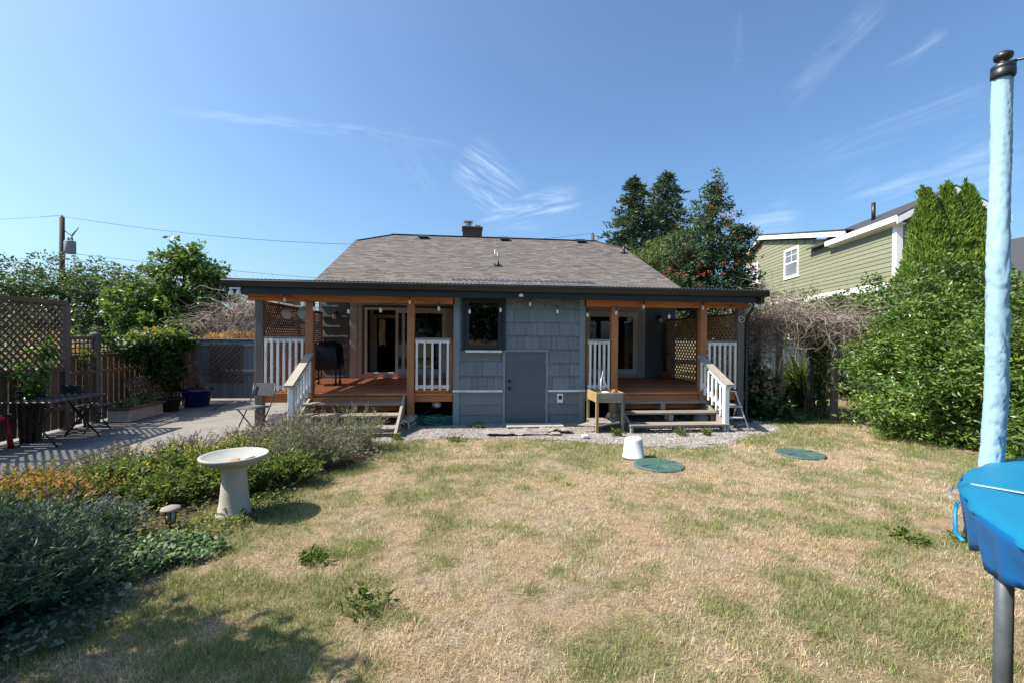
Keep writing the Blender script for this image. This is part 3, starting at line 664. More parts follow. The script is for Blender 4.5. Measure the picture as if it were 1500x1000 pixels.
# stairs
def stairs(x0, x1, side):
    """side: -1 handrail on the left edge, +1 on the right"""
    T = [(.48, 8.66), (.32, 8.30), (.16, 7.92)]
    mb = MB()
    for x in (x0 + .02, x1 - .02):
        mid = False
        mb.prism([(x - .02, 8.96, .56 if not mid else .44), (x - .02, 8.96, .28), (x - .02, 8.05, .0), (x - .02, 7.93 if not mid else 8.0, .0), (x - .02, 7.93 if not mid else 8.0, .13)], (.04, 0, 0)); mb.cut()
    x = (x0 + x1) / 2
    for z, y in T: mb.bbox(x - .045, x + .045, y + .02, y + .27, max(0, z - .16), z - .038); mb.cut()
    st = H(mb, 'stair_stringer', 'greywood_y')
    for z, y in T:
        mb = MB(); mb.bbox(x0 - .015 if side > 0 else x0 - .03, x1 + .015 if side > 0 else x1 - .045, y, y + .145, z - .036, z); mb.bbox(x0 + .0, x1 - .045, y + .152, y + .31, z - .037, z - .001); mb.build('tread', M['greywood_x'], st)
    mb = MB(); mb.bbox(x0 + .05, x1 - .05, 8.95, 8.985, .30, .56); mb.build('riser', M['cedar_x'], st)
    if side < 0:
        mb = MB(); mb.prism([(x1 - .038, 8.97, .60), (x1 - .038, 8.97, .36), (x1 - .038, 8.0, 0), (x1 - .038, 7.8, 0), (x1 - .038, 7.8, .10)], (.045, 0, 0)); mb.build('side_board', M['greywood_y'], st)
    xr = x0 + .02 if side < 0 else x1 - .02
    yn = 8.02; zn = .86; zp = 1.36
    mb = MB(); mb.bbox(xr - .045, xr + .045, yn - .045, yn + .045, .0, zn, .005); hr = H(mb, 'newel_post', 'white')
    mb = MB(); mb.beam((xr, yn - .14, zn + .02), (xr, FY - .06, zp + .02), .14, .036); mb.build('handrail', M['greywood_y'], hr)
    a, b = Vector((xr, yn, zn - .04)), Vector((xr, FY - .08, zp - .04))
    mb = MB(); mb.beam(a, b, .035, .08); mb.build('top_rail', M['white'], hr)
    mb = MB(); mb.beam(a - Vector((0, 0, .42)), b - Vector((0, 0, .50)), .035, .08); mb.build('bottom_rail', M['white'], hr)
    for i in range(6):
        t = (i + .8) / 6.4; p = a.lerp(b, t); mb = MB(); s = -side * .036
        mb.bbox(xr + s - .017, xr + s + .017, p.y - .02, p.y + .02, p.z - .60, p.z - .02, .003); mb.build('baluster', M['white'], hr)
stairs(-2.87, -1.09, -1); stairs(3.05, 4.93, 1)
# main roof: jerkin-head gable
EY, EZ, SL = 12.2, 3.06, .44; RY = 18.2; RZ = EZ + SL * (RY - EY); CY = 17.05; CZ = EZ + SL * (CY - EY); RX0, RX1 = -2.75, 5.45
X0, X1 = HX0, 6.22
mb = MB(); Yb = 2 * RY - EY; Yc = 2 * RY - CY
mb.add([(X0, EY, EZ), (X1, EY, EZ), (X1, CY, CZ), (RX1, RY, RZ), (RX0, RY, RZ), (X0, CY, CZ)], [(0, 1, 2, 3, 4, 5)])
mb.add([(X0, Yb, EZ), (X1, Yb, EZ), (X1, Yc, CZ), (RX1, RY, RZ), (RX0, RY, RZ), (X0, Yc, CZ)], [(5, 4, 3, 2, 1, 0)])
mb.add([(X0, CY, CZ), (RX0, RY, RZ), (X0, Yc, CZ)], [(0, 1, 2)]); mb.add([(X1, CY, CZ), (RX1, RY, RZ), (X1, Yc, CZ)], [(2, 1, 0)])
mb.box(X0, X1, EY - .01, EY + .02, EZ - .16, EZ - .005)
k = NM('roof_shingles'); n = k.noise(2.2, 5, .7); sp = k.noise(170, 2, .8)
c = k.ramp(k.attr(), [(0, (.07, .060, .054)), (.35, (.098, .087, .080)), (.7, (.125, .112, .104)), (1, (.155, .14, .13))])
c = k.mix(k.rng(n, .3, .7, 0, .3), c, (.12, .11, .105)); c = k.mix(k.rng(sp, .5, .8, 0, .35), c, (.42, .38, .35)); c = k.mix(k.rng(k.noise(.8, 4, .7, (4, .5, .5)), .55, .7, 0, .3), c, (.12, .11, .10)); k.bump(sp, .5, .004); M['shingle'] = k.fin(c, .92, .15)
roof = H(mb, 'main_roof', 'shingle')
U = Vector((0, 1, SL)).normalized(); NN = Vector((0, -SL, 1)).normalized()
mb = MB(); r = random.Random(4); Ls = (Vector((0, RY, RZ)) - Vector((0, EY, EZ))).length; s = -.02; e = .135
Lc = (CY - EY) * math.sqrt(1 + SL * SL)
while s < Ls:
    f = 0 if s < Lc else (s - Lc) / (Ls - Lc); xa = X0 + (RX0 - X0) * f - .02; xb = X1 + (RX1 - X1) * f + .02; x = xa - r.random() * .2
    while x < xb:
        w = r.uniform(.12, .34); a, b = max(x, xa), min(x + w, xb); x += w
        if b - a < .02: continue
        th = r.choice([.006, .007, .012, .013]); o = Vector((0, EY, EZ)) + U * s; t2 = Vector((0, EY, EZ)) + U * min(s + e + .01, Ls)
        q = [o + NN * .001, o + NN * th, t2 + NN * .004]
        t = min(1, max(0, r.gauss(.55, .25)))
        mb.add([(a, q[0].y, q[0].z), (b, q[0].y, q[0].z), (b, q[1].y, q[1].z), (a, q[1].y, q[1].z), (a, q[2].y, q[2].z), (b, q[2].y, q[2].z)], [(0, 1, 2, 3), (3, 2, 5, 4), (0, 3, 4), (1, 5, 2)], t)
    s += e
mb.build('shingle_courses', M['shingle'], roof)
mb = MB()
for a, b in (((RX0, RY, RZ), (RX1, RY, RZ)), ((X0, CY, CZ), (RX0, RY, RZ)), ((RX1, RY, RZ), (X1, CY, CZ))):
    A, B = Vector(a), Vector(b); n = int((B - A).length / .14)
    for i in range(n):
        p = A.lerp(B, i / n); q = A.lerp(B, (i + 1.25) / n); dz = Vector((0, 0, .014)); mb.beam(p + dz * 1.3, q + dz * .6, .22, .008, tint=r.random())
mb.build('ridge_cap', M['shingle'], roof)
for x, y, z in ((-1.50, 17.75, 0), (1.62, 17.85, 0), (4.70, 17.9, 0)):
    zz = EZ + SL * (y - EY); mb = MB(); mb.beam((x - .19, y - .05, zz + .07), (x + .19, y - .05, zz + .07), .34, .05, up=NN); mb.beam((x - .13, y, zz + .03), (x + .13, y, zz + .03), .2, .08, up=NN); mb.build('roof_vent', M['black'], roof)
for x, y, h in ((1.09, 14.25, .16), (5.93, 16.35, .26)):
    zz = EZ + SL * (y - EY); mb = MB(); mb.tube([(x, y, zz - .02), (x, y, zz + h)], .04, 12); mb.beam((x - .13, y, zz + .015), (x + .13, y, zz + .015), .3, .012, up=NN); mb.lathe([(.075, 0), (.045, .08)], (x, y, zz), 12); mb.build('vent_pipe', M['black'], roof)
mb = MB(); zz = EZ + SL * (14.6 - EY); mb.tube([(1.02, 14.6, zz), (1.02, 14.6, zz + .42)], .006, 5); mb.tube([(1.10, 14.6, zz), (1.10, 14.6, zz + .34)], .006, 5); mb.build('roof_rod', M['steel'], roof)
# chimney
k = NM('chimney_brick'); bt = k.n.new('ShaderNodeTexBrick'); bt.inputs['Scale'].default_value = 1; bt.inputs['Color1'].default_value = (.11, .05, .035, 1); bt.inputs['Color2'].default_value = (.06, .04, .035, 1); bt.inputs['Mortar'].default_value = (.10, .085, .075, 1)
bt.inputs['Brick Width'].default_value = .2; bt.inputs['Row Height'].default_value = .07; bt.inputs['Mortar Size'].default_value = .008
mpn = k.n.new('ShaderNodeMapping'); mpn.inputs['Rotation'].default_value = (R(90), 0, 0); k.l.new(k.co, mpn.inputs[0]); k.l.new(mpn.outputs[0], bt.inputs[0]); k.bump(bt.outputs['Fac'], -.4, .006); M['brick'] = k.fin(bt.outputs[0], .9, .2)
mb = MB(); mb.bbox(-.02, .80, 19.3, 19.9, 4.9, 6.36, .008); mb.bbox(-.05, .83, 19.27, 19.93, 6.30, 6.40, .008); ch = H(mb, 'chimney', 'brick')
mb = MB(); mb.bbox(.06, .38, 19.42, 19.74, 6.40, 6.5, .006); mb.lathe([(.12, 6.5), (.12, 6.62)], (.22, 19.58, 0), 12); mb.bbox(.03, .41, 19.38, 19.78, 6.62, 6.66, .004); mb.build('flue_cap', M['steel'], ch)
mb = MB(); mb.bbox(.52, .74, 19.45, 19.7, 6.40, 6.52, .006); mb.build('flue_tile', M['concrete'], ch)
# fixtures on the house
def walllamp(x, z, y=BY - .03):
    mb = MB(); mb.bbox(x - .045, x + .045, y - .02, y + .01, z - .02, z + .12); mb.tube([(x, y - .02, z + .1), (x, y - .09, z + .13), (x, y - .11, z + .09)], .012, 6); mb.lathe([(.03, .08), (.085, .05), (.085, .035), (.07, .03)], (x, y - .11, z), 14); l = H(mb, 'wall_lamp', 'black')
    mb = MB(); mb.lathe([(.05, .03), (.055, -.05), (.04, -.1), (.0, -.11)], (x, y - .11, z), 14); mb.build('lamp_glass', M['bulb'], l)
walllamp(-3.36, 2.28); walllamp(5.62, 2.28)
mb = MB(); mb.lathe([(0, 0), (.045, .0), (.05, .03), (.035, .06), (0, .07)], (1.12, 8.70, 2.50), 14); H(mb, 'eave_lamp', 'white_clean')
mb = MB(); mb.bbox(1.90, 2.02, FY - .065, FY - .018, .43, .61, .008); ob = H(mb, 'outlet_box', 'white_clean')
mb = MB(); mb.bbox(1.925, 1.99, FY - .075, FY - .062, .50, .58, .004); mb.build('outlet_cover', M['black'], ob)
for x, z, y in ((-4.12, 2.50, 8.70), (5.98, 2.44, 8.75)):
    mb = MB(); mb.lathe([(.02, .04), (.035, 0), (.055, -.07), (0, -.05)], (x, y - .03, z), 12); mb.lathe([(.02, .04), (.035, 0), (.055, -.07), (0, -.05)], (x + .12, y - .03, z), 12); mb.box(x - .03, x + .16, y - .05, y - .01, z + .04, z + .07); H(mb, 'floodlight', 'white_clean')
# ---------------------------------------------------------------- neighbouring house (green lap siding)
GP = Vector((15.1, 14.4, 0)); GS = Vector((.2267, .974, 0)); GR = Vector((.974, -.2267, 0))
def G(s, r, z): return GP + GS * s + GR * r + Vector((0, 0, z))
gh = thing('two_storey_house', 'olive green two-storey house with white trim beyond the hedge', 'house', tuple(G(0, 0, 0)))
def g(mb, name, m, parent=None): return mb.build(name, M[m], parent or gh)
Zt = [(-.0, 5.9), (2.5, 5.9), (2.62, 6.09), (3.9, 6.14), (10.9, 7.55), (13.3, 6.85)]
mb = MB(); mb.prism([G(0, .02, 0), G(13.3, .02, 0)] + [G(s, .02, z) for s, z in Zt[::-1]], GR * 2.9); g(mb, 'wall', 'green_siding')
mb = MB()
def ztop(s):
    if s < 3.9: return 5.9
    if s < 10.9: return 6.12 + (s - 3.9) * (7.55 - 6.12) / 7.0
    return 7.55 - (s - 10.9) * .29
z = 2.0
while z < 7.5:                                                                # lap boards on the long wall
    e = .17
    if not (3.55 < z < 3.8):
        s0 = 0; s1 = 13.3
        if z + e > 5.9:
            q = [s for s in np.arange(0, 13.31, .05) if ztop(s) > z + e]; s0, s1 = (min(q), max(q)) if q else (0, 0)
        if s1 > s0 + .1:
            mb.add([G(s0, -.022, z), G(s1, -.022, z), G(s1, .03, z), G(s0, .03, z), G(s0, -.004, z + e), G(s1, -.004, z + e), G(s1, .03, z + e), G(s0, .03, z + e)], MB.BF, random.random())
    z += e
g(mb, 'lap_siding', 'green_siding')
mb = MB(); z = 2.0
while z < 5.9:
    e = .17; mb.add([G(-.022, 0, z), G(-.022, 2.9, z), G(.03, 2.9, z), G(.03, 0, z), G(-.004, 0, z + e), G(-.004, 2.9, z + e), G(.03, 2.9, z + e), G(.03, 0, z + e)], MB.BF, random.random()); z += e
z = 5.9
while z < 6.7:
    h = (z - 5.9 + .17) / .60; mb.add([G(-.022, h, z), G(-.022, 2.95 - h, z), G(.03, 2.95 - h, z), G(.03, h, z), G(-.004, h, z + .17), G(-.004, 2.95 - h, z + .17), G(.03, 2.95 - h, z + .17), G(.03, h, z + .17)], MB.BF, random.random()); z += .17
g(mb, 'lap_siding', 'green_siding')
def gb(name, s0, s1, r0, r1, z0, z1, m='white_clean', parent=None):
    mb = MB(); mb.prism([G(s0, r0, z0), G(s1, r0, z0), G(s1, r0, z1), G(s0, r0, z1)], GR * (r1 - r0)); return g(mb, name, m, parent)
gb('belt_trim', -.03, 13.3, -.05, .03, 3.58, 3.84); gb('corner_trim', -.045, .16, -.045, .16, 0, 5.9)
gb('corner_trim', 13.16, 13.33, -.045, .16, 0, 6.8)
def gwin(s0, s1, z0, z1, up=True):
    fr = MB()
    for a, b, c, d in ((s0, s0 + .11, z0, z1), (s1 - .11, s1, z0, z1), (s0 + .11, s1 - .11, z1 - .12, z1), (s0 + .11, s1 - .11, z0, z0 + .1), (s0 - .04, s1 + .04, z0 - .05, z0 + .005)):
        fr.prism([G(a, -.06, c), G(b, -.06, c), G(b, -.06, d), G(a, -.06, d)], GR * .08)
    w = g(fr, 'window', 'white_clean'); zm = (z0 + z1) / 2
    mb = MB(); mb.prism([G(s0 + .1, -.04, zm - .03), G(s1 - .1, -.04, zm - .03), G(s1 - .1, -.04, zm + .03), G(s0 + .1, -.04, zm + .03)], GR * .04)
    sm = (s0 + s1) / 2; mb.prism([G(sm - .015, -.038, zm + .03), G(sm + .015, -.038, zm + .03), G(sm + .015, -.038, z1 - .1), G(sm - .015, -.038, z1 - .1)], GR * .03)
    zq = (zm + z1) / 2; mb.prism([G(s0 + .1, -.037, zq - .012), G(s1 - .1, -.037, zq - .012), G(s1 - .1, -.037, zq + .012), G(s0 + .1, -.037, zq + .012)], GR * .025)
    g(mb, 'glazing_bar', 'white_clean', w)
    mb = MB(); mb.prism([G(s0 + .1, -.024, z0 + .09), G(s1 - .1, -.024, z0 + .09), G(s1 - .1, -.024, z1 - .1), G(s0 + .1, -.024, z1 - .1)], GR * .006); g(mb, 'pane', 'ghglass', w)
M['ghglass'] = painted('pale_glass', (.16, .19, .22), .08, .3, tintv=0, nsc=1.5, bump=0, spec=.9)
gwin(6.75, 8.25, 4.95, 6.45); gwin(6.3, 7.7, 1.7, 3.35); gwin(11.6, 12.9, 5.2, 6.4)
def slab(name, a, b, r0, r1, th, m):
    """sloped slab following the wall from (s,z) a to b, from r0 to r1"""
    mb = MB(); mb.prism([G(a[0], r0, a[1]), G(b[0], r0, b[1]), G(b[0], r0, b[1] - th), G(a[0], r0, a[1] - th)], GR * (r1 - r0)); return g(mb, name, m)
slab('fascia', (2.55, 6.20), (10.9, 7.86), -.27, -.23, .24, 'white_clean'); slab('fascia', (10.9, 7.86), (14.0, 6.85), -.27, -.23, .24, 'white_clean')
slab('roof', (2.5, 6.24), (10.9, 7.92), -.29, 3.1, .06, 'slate'); slab('roof', (10.9, 7.92), (14.1, 6.85), -.29, 3.1, .06, 'slate')
slab('soffit', (2.6, 6.10), (10.9, 7.72), -.22, .0, .03, 'white_clean'); slab('soffit', (10.9, 7.72), (13.9, 6.75), -.22, .0, .03, 'white_clean')
# near wing roof: eave along the wall, ridge at r=1.78
def wing(name, r0, z0, r1, z1, s0, s1, th, m):
    mb = MB(); mb.prism([G(s0, r0, z0), G(s0, r1, z1), G(s0, r1, z1 - th), G(s0, r0, z0 - th)], GS * (s1 - s0)); return g(mb, name, m)
wing('roof', -.27, 6.02, 1.5, 7.0, -.45, 5.6, .07, 'slate'); wing('roof', 3.15, 6.02, 1.5, 7.0, -.45, 5.6, .07, 'slate')
wing('eave_fascia', -.30, 6.02, -.265, 6.03, -.42, 3.95, .2, 'white_clean')
wing('bargeboard', -.30, 5.94, 1.5, 6.92, -.47, -.43, .22, 'white_clean'); wing('bargeboard', 3.18, 5.94, 1.5, 6.92, -.47, -.43, .22, 'white_clean')
wing('soffit', -.26, 5.82, .02, 5.74, -.4, 3.9, .02, 'white_clean')
mb = MB(); mb.tube([tuple(G(2.4, .7, 6.4)), tuple(G(2.4, .7, 7.25))], .07, 10); g(mb, 'vent_pipe', 'black')
# far right house
fh = thing('brown_house', 'dark-roofed brown house at the right edge behind the trampoline pole', 'house', (30, 20, 0))
mb = MB(); mb.box(31, 44, 14, 26, 0, 5.0); mb.build('wall', M['fence_z'], fh)
mb = MB(); mb.prism([(29.9, 13, 4.75), (29.9, 27, 4.75), (34.5, 27, 8.1), (34.5, 13, 8.1)], (0, 0, .15)); mb.prism([(34.5, 13, 8.1), (34.5, 27, 8.1), (45, 27, 5.0), (45, 13, 5.0)], (0, 0, .15)); mb.build('roof', M['slate'], fh)
mb = MB(); mb.box(29.8, 29.95, 13, 27, 4.6, 4.9); mb.build('fascia', M['redtrim'] if 'redtrim' in M else M['cedar_x'], fh)
# white fence behind the arch
wf = thing('white_fence', 'white board fence glimpsed through the dead vine arch', 'fence', (11.5, 14.2, 0))
mb = MB(); x = 8.2
while x < 14.5: mb.bbox(x, x + .135, 14.2, 14.225, .1, 1.75); x += .15
mb.build('board_panel', M['white'], wf)
for z in (.4, 1.4):
    mb = MB(); mb.box(8.2, 14.5, 14.228, 14.27, z, z + .09); mb.build('rail', M['white'], wf)
# ---------------------------------------------------------------- left boundary fences
FX = -7.0
tl = thing('lattice_fence', 'tall weathered fence with diagonal lattice top beside the bistro table', 'fence', (FX, 7, 0))
mb = MB(); lattice(mb, (FX, 4.5, 1.12), (0, 1, 0), (0, 0, 1), 4.32, 1.1, .125, .036, .009, (1, 0, 0)); mb.build('lattice_panel', M['lat_grey'], tl)
mb = MB(); y = 4.5
while y < 8.8: mb.bbox(FX - .012, FX + .012, y, y + .125, .06, 1.10); y += .147
mb.build('board_panel', M['fence_z'], tl)
mb = MB(); mb.bbox(FX - .03, FX + .045, 4.4, 8.9, 2.22, 2.29); mb.build('cap_rail', M['fence_x'], tl)
for z in (.38, 1.06):
    mb = MB(); mb.bbox(FX + .014, FX + .05, 4.5, 8.84, z, z + .085); mb.build('rail', M['fence_x'], tl)
for y in (6.65, 8.88):
    mb = MB(); mb.bbox(FX - .045, FX + .06, y - .05, y + .05, 0, 2.215); mb.build('post', M['greywood_z'], tl)
lf = thing('board_fence', 'lower brown board fence with small trellis strip behind the climbing vine', 'fence', (FX, 10.8, 0))
mb = MB(); y = 8.98
while y < 12.6: mb.bbox(FX - .012, FX + .012, y, y + .118, .06, 1.3); y += .15
mb.build('board_panel', M['fence_z'], lf)
mb = MB(); y = 9.0
while y < 12.6: mb.box(FX - .008, FX + .008, y, y + .02, 1.34, 1.62); y += .095
z = 1.36
while z < 1.6: mb.box(FX + .009, FX + .02, 8.95, 12.6, z, z + .02); z += .09
mb.build('trellis_strip', M['lat_grey'], lf)
for z in (.3, .98, 1.28, 1.61):
    mb = MB(); mb.bbox(FX + .014, FX + .055, 8.95, 12.6, z, z + .06); mb.build('rail', M['fence_x'], lf)
for y in (9.55, 11.1, 12.62):
    mb = MB(); mb.bbox(FX - .05, FX + .065, y - .055, y + .055, 0, 1.70); mb.lathe([(.085, 1.70), (.085, 1.72), (.0, 1.76)], (FX + .008, y, 0), 4); mb.build('post', M['greywood_z'], lf)
gf = thing('gate_fence', 'slate blue board fence and gate between driveway and left porch', 'fence', (-5.4, 12.65, 0))
mb = MB(); x = FX + .07
while x < -3.9:
    if not (-5.16 < x < -5.08): mb.bbox(x, x + .118, 12.64, 12.66, .08, 1.60)
    x += .121
mb.build('board_panel', M['gatepaint'], gf)
for a, b in ((FX + .07, -5.22), (-5.10, -3.92)):
    for z in (.74, 1.44):
        mb = MB(); mb.bbox(a, b, 12.6, 12.638, z, z + .09); mb.build('rail', M['gatepaint'], gf)
mb = MB(); mb.bbox(FX + .07, -3.92, 12.59, 12.67, 1.602, 1.63); mb.build('cap_rail', M['gatepaint'], gf)
mb = MB(); mb.bbox(-5.21, -5.11, 12.55, 12.66, 0, 1.66); mb.build('post', M['gatepaint'], gf)
mb = MB(); mb.beam((-5.07, 12.625, .86), (-3.95, 12.625, 1.42), .022, .08, up=(0, 0, 1)); mb.build('brace', M['gatepaint'], gf)
lt = thing('trellis_panel', 'small dark diagonal lattice panel hung on the slate blue fence', 'trellis', (-6.1, 12.57, .55))
mb = MB(); lattice(mb, (-6.52, 12.575, .5), (1, 0, 0), (0, 0, 1), .82, 1.0, .125, .034, .008, (0, 1, 0)); mb.build('slat_grid', M['lat_grey'], lt)
lt = thing('leaning_trellis', 'brown lattice offcut leaning on the fence under the vine', 'trellis', (-6.8, 10.5, 0))
mb = MB(); lattice(mb, (-6.55, 9.95, .15), (0, 1, 0), (-.3, 0, .95), 1.25, .72, .13, .036, .01, (.95, 0, .3)); mb.build('slat_grid', M['lat_grey'], lt)
# ---------------------------------------------------------------- arch of dead vine
ar = thing('garden_arch', 'weathered timber arch smothered in dead vine at the gap in the hedge', 'arch', (7.5, 9.3, 0))
for x, y in ((6.93, 9.3), (8.0, 9.02), (7.1, 10.3), (8.25, 10.0)):
    mb = MB(); mb.bbox(x - .055, x + .055, y - .055, y + .055, 0, 2.15); mb.build('post', M['greywood_z'], ar)
for a, b in (((6.6, 9.4, 2.1), (8.4, 8.9, 2.1)), ((6.8, 10.38, 2.1), (8.6, 9.9, 2.1))):
    mb = MB(); mb.beam(a, b, .05, .13); mb.build('beam', M['greywood_x'], ar)
for t in (.15, .5, .85):
    a = Vector((6.6, 9.2, 2.2)).lerp(Vector((8.35, 8.7, 2.2)), t); mb = MB(); mb.beam(a, a + Vector((.3, 1.5, 0)), .04, .08); mb.build('cross_bar', M['greywood_y'], ar)
# ---------------------------------------------------------------- utility poles and wires
def upole(x, y, h, label, tr=True):
    p = thing('utility_pole', label, 'utility pole', (x, y, 0))
    mb = MB(); mb.tube([(x, y, 0), (x, y, h)], [.17, .12], 10); mb.build('mast', M['bark'], p)
    if tr:
        mb = MB(); mb.lathe([(.26, 6.5), (.28, 6.55), (.28, 7.2), (.24, 7.26), (.1, 7.3)], (x + .55, y - .15, 0), 14); t = mb.build('transformer', M['gatepaint'], p)
        for dx in (-.1, .12):
            mb = MB(); mb.lathe([(.05, 7.25), (.03, 7.32), (.055, 7.36), (.03, 7.42), (.02, 7.5)], (x + .55 + dx, y - .15, 0), 8); mb.build('bushing', M['black'], t)
        mb = MB(); mb.beam((x, y, 7.0), (x + .5, y - .15, 7.0), .08, .1); mb.build('bracket', M['black'], p)
        mb = MB(); mb.tube([(x, y, h - .7), (x + .5, y, h - 1.1), (x + .9, y, h - .6), (x + .4, y - .1, h - 1.5)], .025, 5); mb.build('jumper_loop', M['black'], p)
    mb = MB(); mb.tube([(x, y, h), (x, y, h + .12)], [.05, .03], 8); mb.build('insulator', M['black'], p)
    return p
upole(-23.8, 30, 8.7, 'wooden utility pole carrying a grey transformer above the left trees')
upole(9.0, 31, 9.0, 'thin utility pole top showing just above the right of the brown roof', False)
def wire(a, b, sag, label, r=.011):
    A, B = Vector(a), Vector(b); pts = []
    for i in range(25): t = i / 24; p = A.lerp(B, t); p.z -= sag * 4 * t * (1 - t); pts.append(p)
    mb = MB(); mb.tube(pts, r, 4); tag(mb.build('overhead_wire', M['black']), label, 'wire', 'overhead wires')
wire((-60, 32, 9.2), (-23.8, 30, 8.8), 1.0, 'overhead wire reaching the transformer pole from the left edge')
wire((-23.8, 30, 8.75), (9.0, 31, 9.05), 1.2, 'topmost overhead wire from the transformer pole to the pole behind the roof')
wire((-23.8, 30, 6.6), (9, 34, 5.2), .4, 'upper of the low overhead wires left of the brown roof')
wire((-23.8, 30, 6.2), (9, 34, 4.8), .5, 'middle of the low overhead wires left of the brown roof')
wire((-23.8, 30, 5.9), (9, 34, 4.5), .6, 'lowest of the low overhead wires left of the brown roof')
wire((-60, 34, 6.5), (-23.8, 30, 6.3), .5, 'low overhead wire from the left edge to the transformer pole')
# ---------------------------------------------------------------- string lights and porch ornaments
sl = thing('string_lights', 'string of small clear bulbs looped along the porch eaves', 'string lights', (0, 8.85, 2.3))
BU = [(-3.28, 2.36), (-2.75, 2.20), (-2.13, 2.16), (-1.54, 2.19), (-1.0, 2.36), (-.45, 2.24), (.14, 2.19), (.74, 2.23), (1.32, 2.36), (1.87, 2.22), (2.48, 2.16), (3.07, 2.21), (3.64, 2.34), (4.18, 2.15), (4.9, 2.34), (5.5, 2.3)]
pts = []; prev = None
for x, z in [(-4.1, 2.45)] + [(x, z + .13) for x, z in BU] + [(5.9, 2.42)]:
    if prev:
        for i in range(5): t = i / 5; pts.append((prev[0] + (x - prev[0]) * t, 8.86, prev[1] + (z - prev[1]) * t - .04 * math.sin(math.pi * t)))
    prev = (x, z)
mb = MB(); mb.tube(pts, .004, 5); mb.build('cable', M['black'], sl)
for x, z in BU:
    mb = MB(); mb.lathe([(0, -.055), (.02, -.045), (.028, -.015), (.022, .015), (.013, .035)], (x, 8.86, z + .03), 10); b = mb.build('bulb', M['bulb'], sl)
    mb = MB(); mb.lathe([(.014, .033), (.016, .04), (.016, .085), (.006, .095)], (x, 8.86, z + .03), 8); mb.build('socket', M['black'], b)
def lantern(x, y, z, r, h, c, label):
    M['lan'] = painted('lantern_paper', c, .7, .1, tintv=.05, nsc=4)
    t = thing('paper_lantern', label, 'lantern', (x, y, z), group=None)
    n = 9; prof = [(.25 * r, h / 2)] + [(r * math.sin(math.pi * (.14 + .72 * i / (2 * n))) * (1 if i % 2 else .955), h / 2 - h * i / (2 * n)) for i in range(1, 2 * n)] + [(.25 * r, -h / 2)]
    mb = MB(); mb.lathe(prof, (x, y, z), 20); mb.build('shade', M['lan'], t)
    mb = MB(); mb.tube([(x, y, z + h / 2), (x, y, 2.62)], .003, 4); mb.build('cord', M['black'], t)
lantern(-3.50, 9.6, 2.16, .11, .22, (.62, .64, .60), 'pale grey-white paper lantern, smaller and left of the two on the left porch')
lantern(-3.10, 9.4, 2.16, .135, .26, (.36, .50, .46), 'pale green paper lantern, larger and right of the two on the left porch')
wc = thing('wind_chime', 'tan shell wind chime hanging below the green paper lantern', 'wind chime', (-3.3, 10.0, 1.95))
mb = MB(); mb.lathe([(.0, .08), (.05, .05), (.09, 0), (.06, -.05), (0, -.06)], (-3.3, 10.0, 1.92), 10, wob=.15); mb.build('shell', M['cream'], wc)
mb = MB(); mb.tube([(-3.3, 10, 1.99), (-3.3, 10, 2.62)], .003, 4); mb.build('cord', M['black'], wc)
# barbecue
bq = thing('barbecue', 'gas barbecue under a black cover on the left porch', 'barbecue', (-3.05, 10.75, DZ))
Z0 = DZ
secs = [(.36, .62, .29), (.4, .66, .30), (.62, .63, .28), (.84, .60, .27), (.92, .55, .24), (.98, .42, .17), (.985, .05, .03)]
vs = []; fs = []; n = 28
for z, w, d in secs:
    for k in range(n):
        a = 2 * math.pi * k / n; c, s = math.cos(a), math.sin(a); e = .38
        wob = 1 + (.03 * math.sin(5 * a) + .02 * math.sin(9 * a + z * 5)) * (1 if z < .9 else .4)
        vs.append((-3.05 + .5 * w * math.copysign(abs(c) ** e, c) * wob, 10.75 + d * math.copysign(abs(s) ** e, s) * wob, Z0 + z - (.05 * max(0, -c) if z < .37 else 0)))
for i in range(len(secs) - 1):
    for k in range(n): fs.append((i * n + k, i * n + (k + 1) % n, (i + 1) * n + (k + 1) % n, (i + 1) * n + k))
fs.append(tuple(range((len(secs) - 1) * n, len(secs) * n)))
M['cover'] = painted('black_vinyl_cover', (.012, .012, .014), .38, .3, tintv=0, bump=.4, bsc=8)
mb = MB(); mb.add(vs, fs, .5, True); mb.build('cover', M['cover'], bq)
for dx in (-.24, .24):
    for dy in (-.18, .18):
        mb = MB(); mb.tube([(-3.05 + dx, 10.75 + dy, Z0 + .05), (-3.05 + dx, 10.75 + dy, Z0 + .5)], .018, 6); l = mb.build('leg', M['black'], bq)
        mb = MB(); mb.tube([(-3.05 + dx - .02, 10.75 + dy, Z0 + .045), (-3.05 + dx + .02, 10.75 + dy, Z0 + .045)], .045, 12); mb.build('wheel', M['black'], l)
# things hanging or standing near the doors
cu = MB(); vs = []; fs = []
for i in range(9):
    for j in range(7):
        vs.append((-2.36 + .03 * j + .01 * math.sin(i), 13.3 + .02 * math.sin(j * 2.2), 2.22 - .09 * i - .05 * (j in (0, 6))))
for i in range(8):
    for j in range(6): fs.append((i * 7 + j, i * 7 + j + 1, (i + 1) * 7 + j + 1, (i + 1) * 7 + j))
cu.add(vs, fs, .5, True); o = cu.build('hanging_towel', M['white_clean']); md = o.modifiers.new('thick', 'SOLIDIFY'); md.thickness = .012
tag(o, 'white towel hanging inside the open left patio door', 'towel')
def pot(x, y, z, r, h, m, name='flower_pot', label='', rim=True, parent=None, n=20):
    mb = MB(); mb.lathe([(r * .68, 0), (r * .72, .01), (r * .95, h * .86), (r * 1.04, h * .87), (r * 1.05, h), (r * .93, h), (r * .9, h * .9), (0, h * .88)], (x, y, z), n)
    return mb
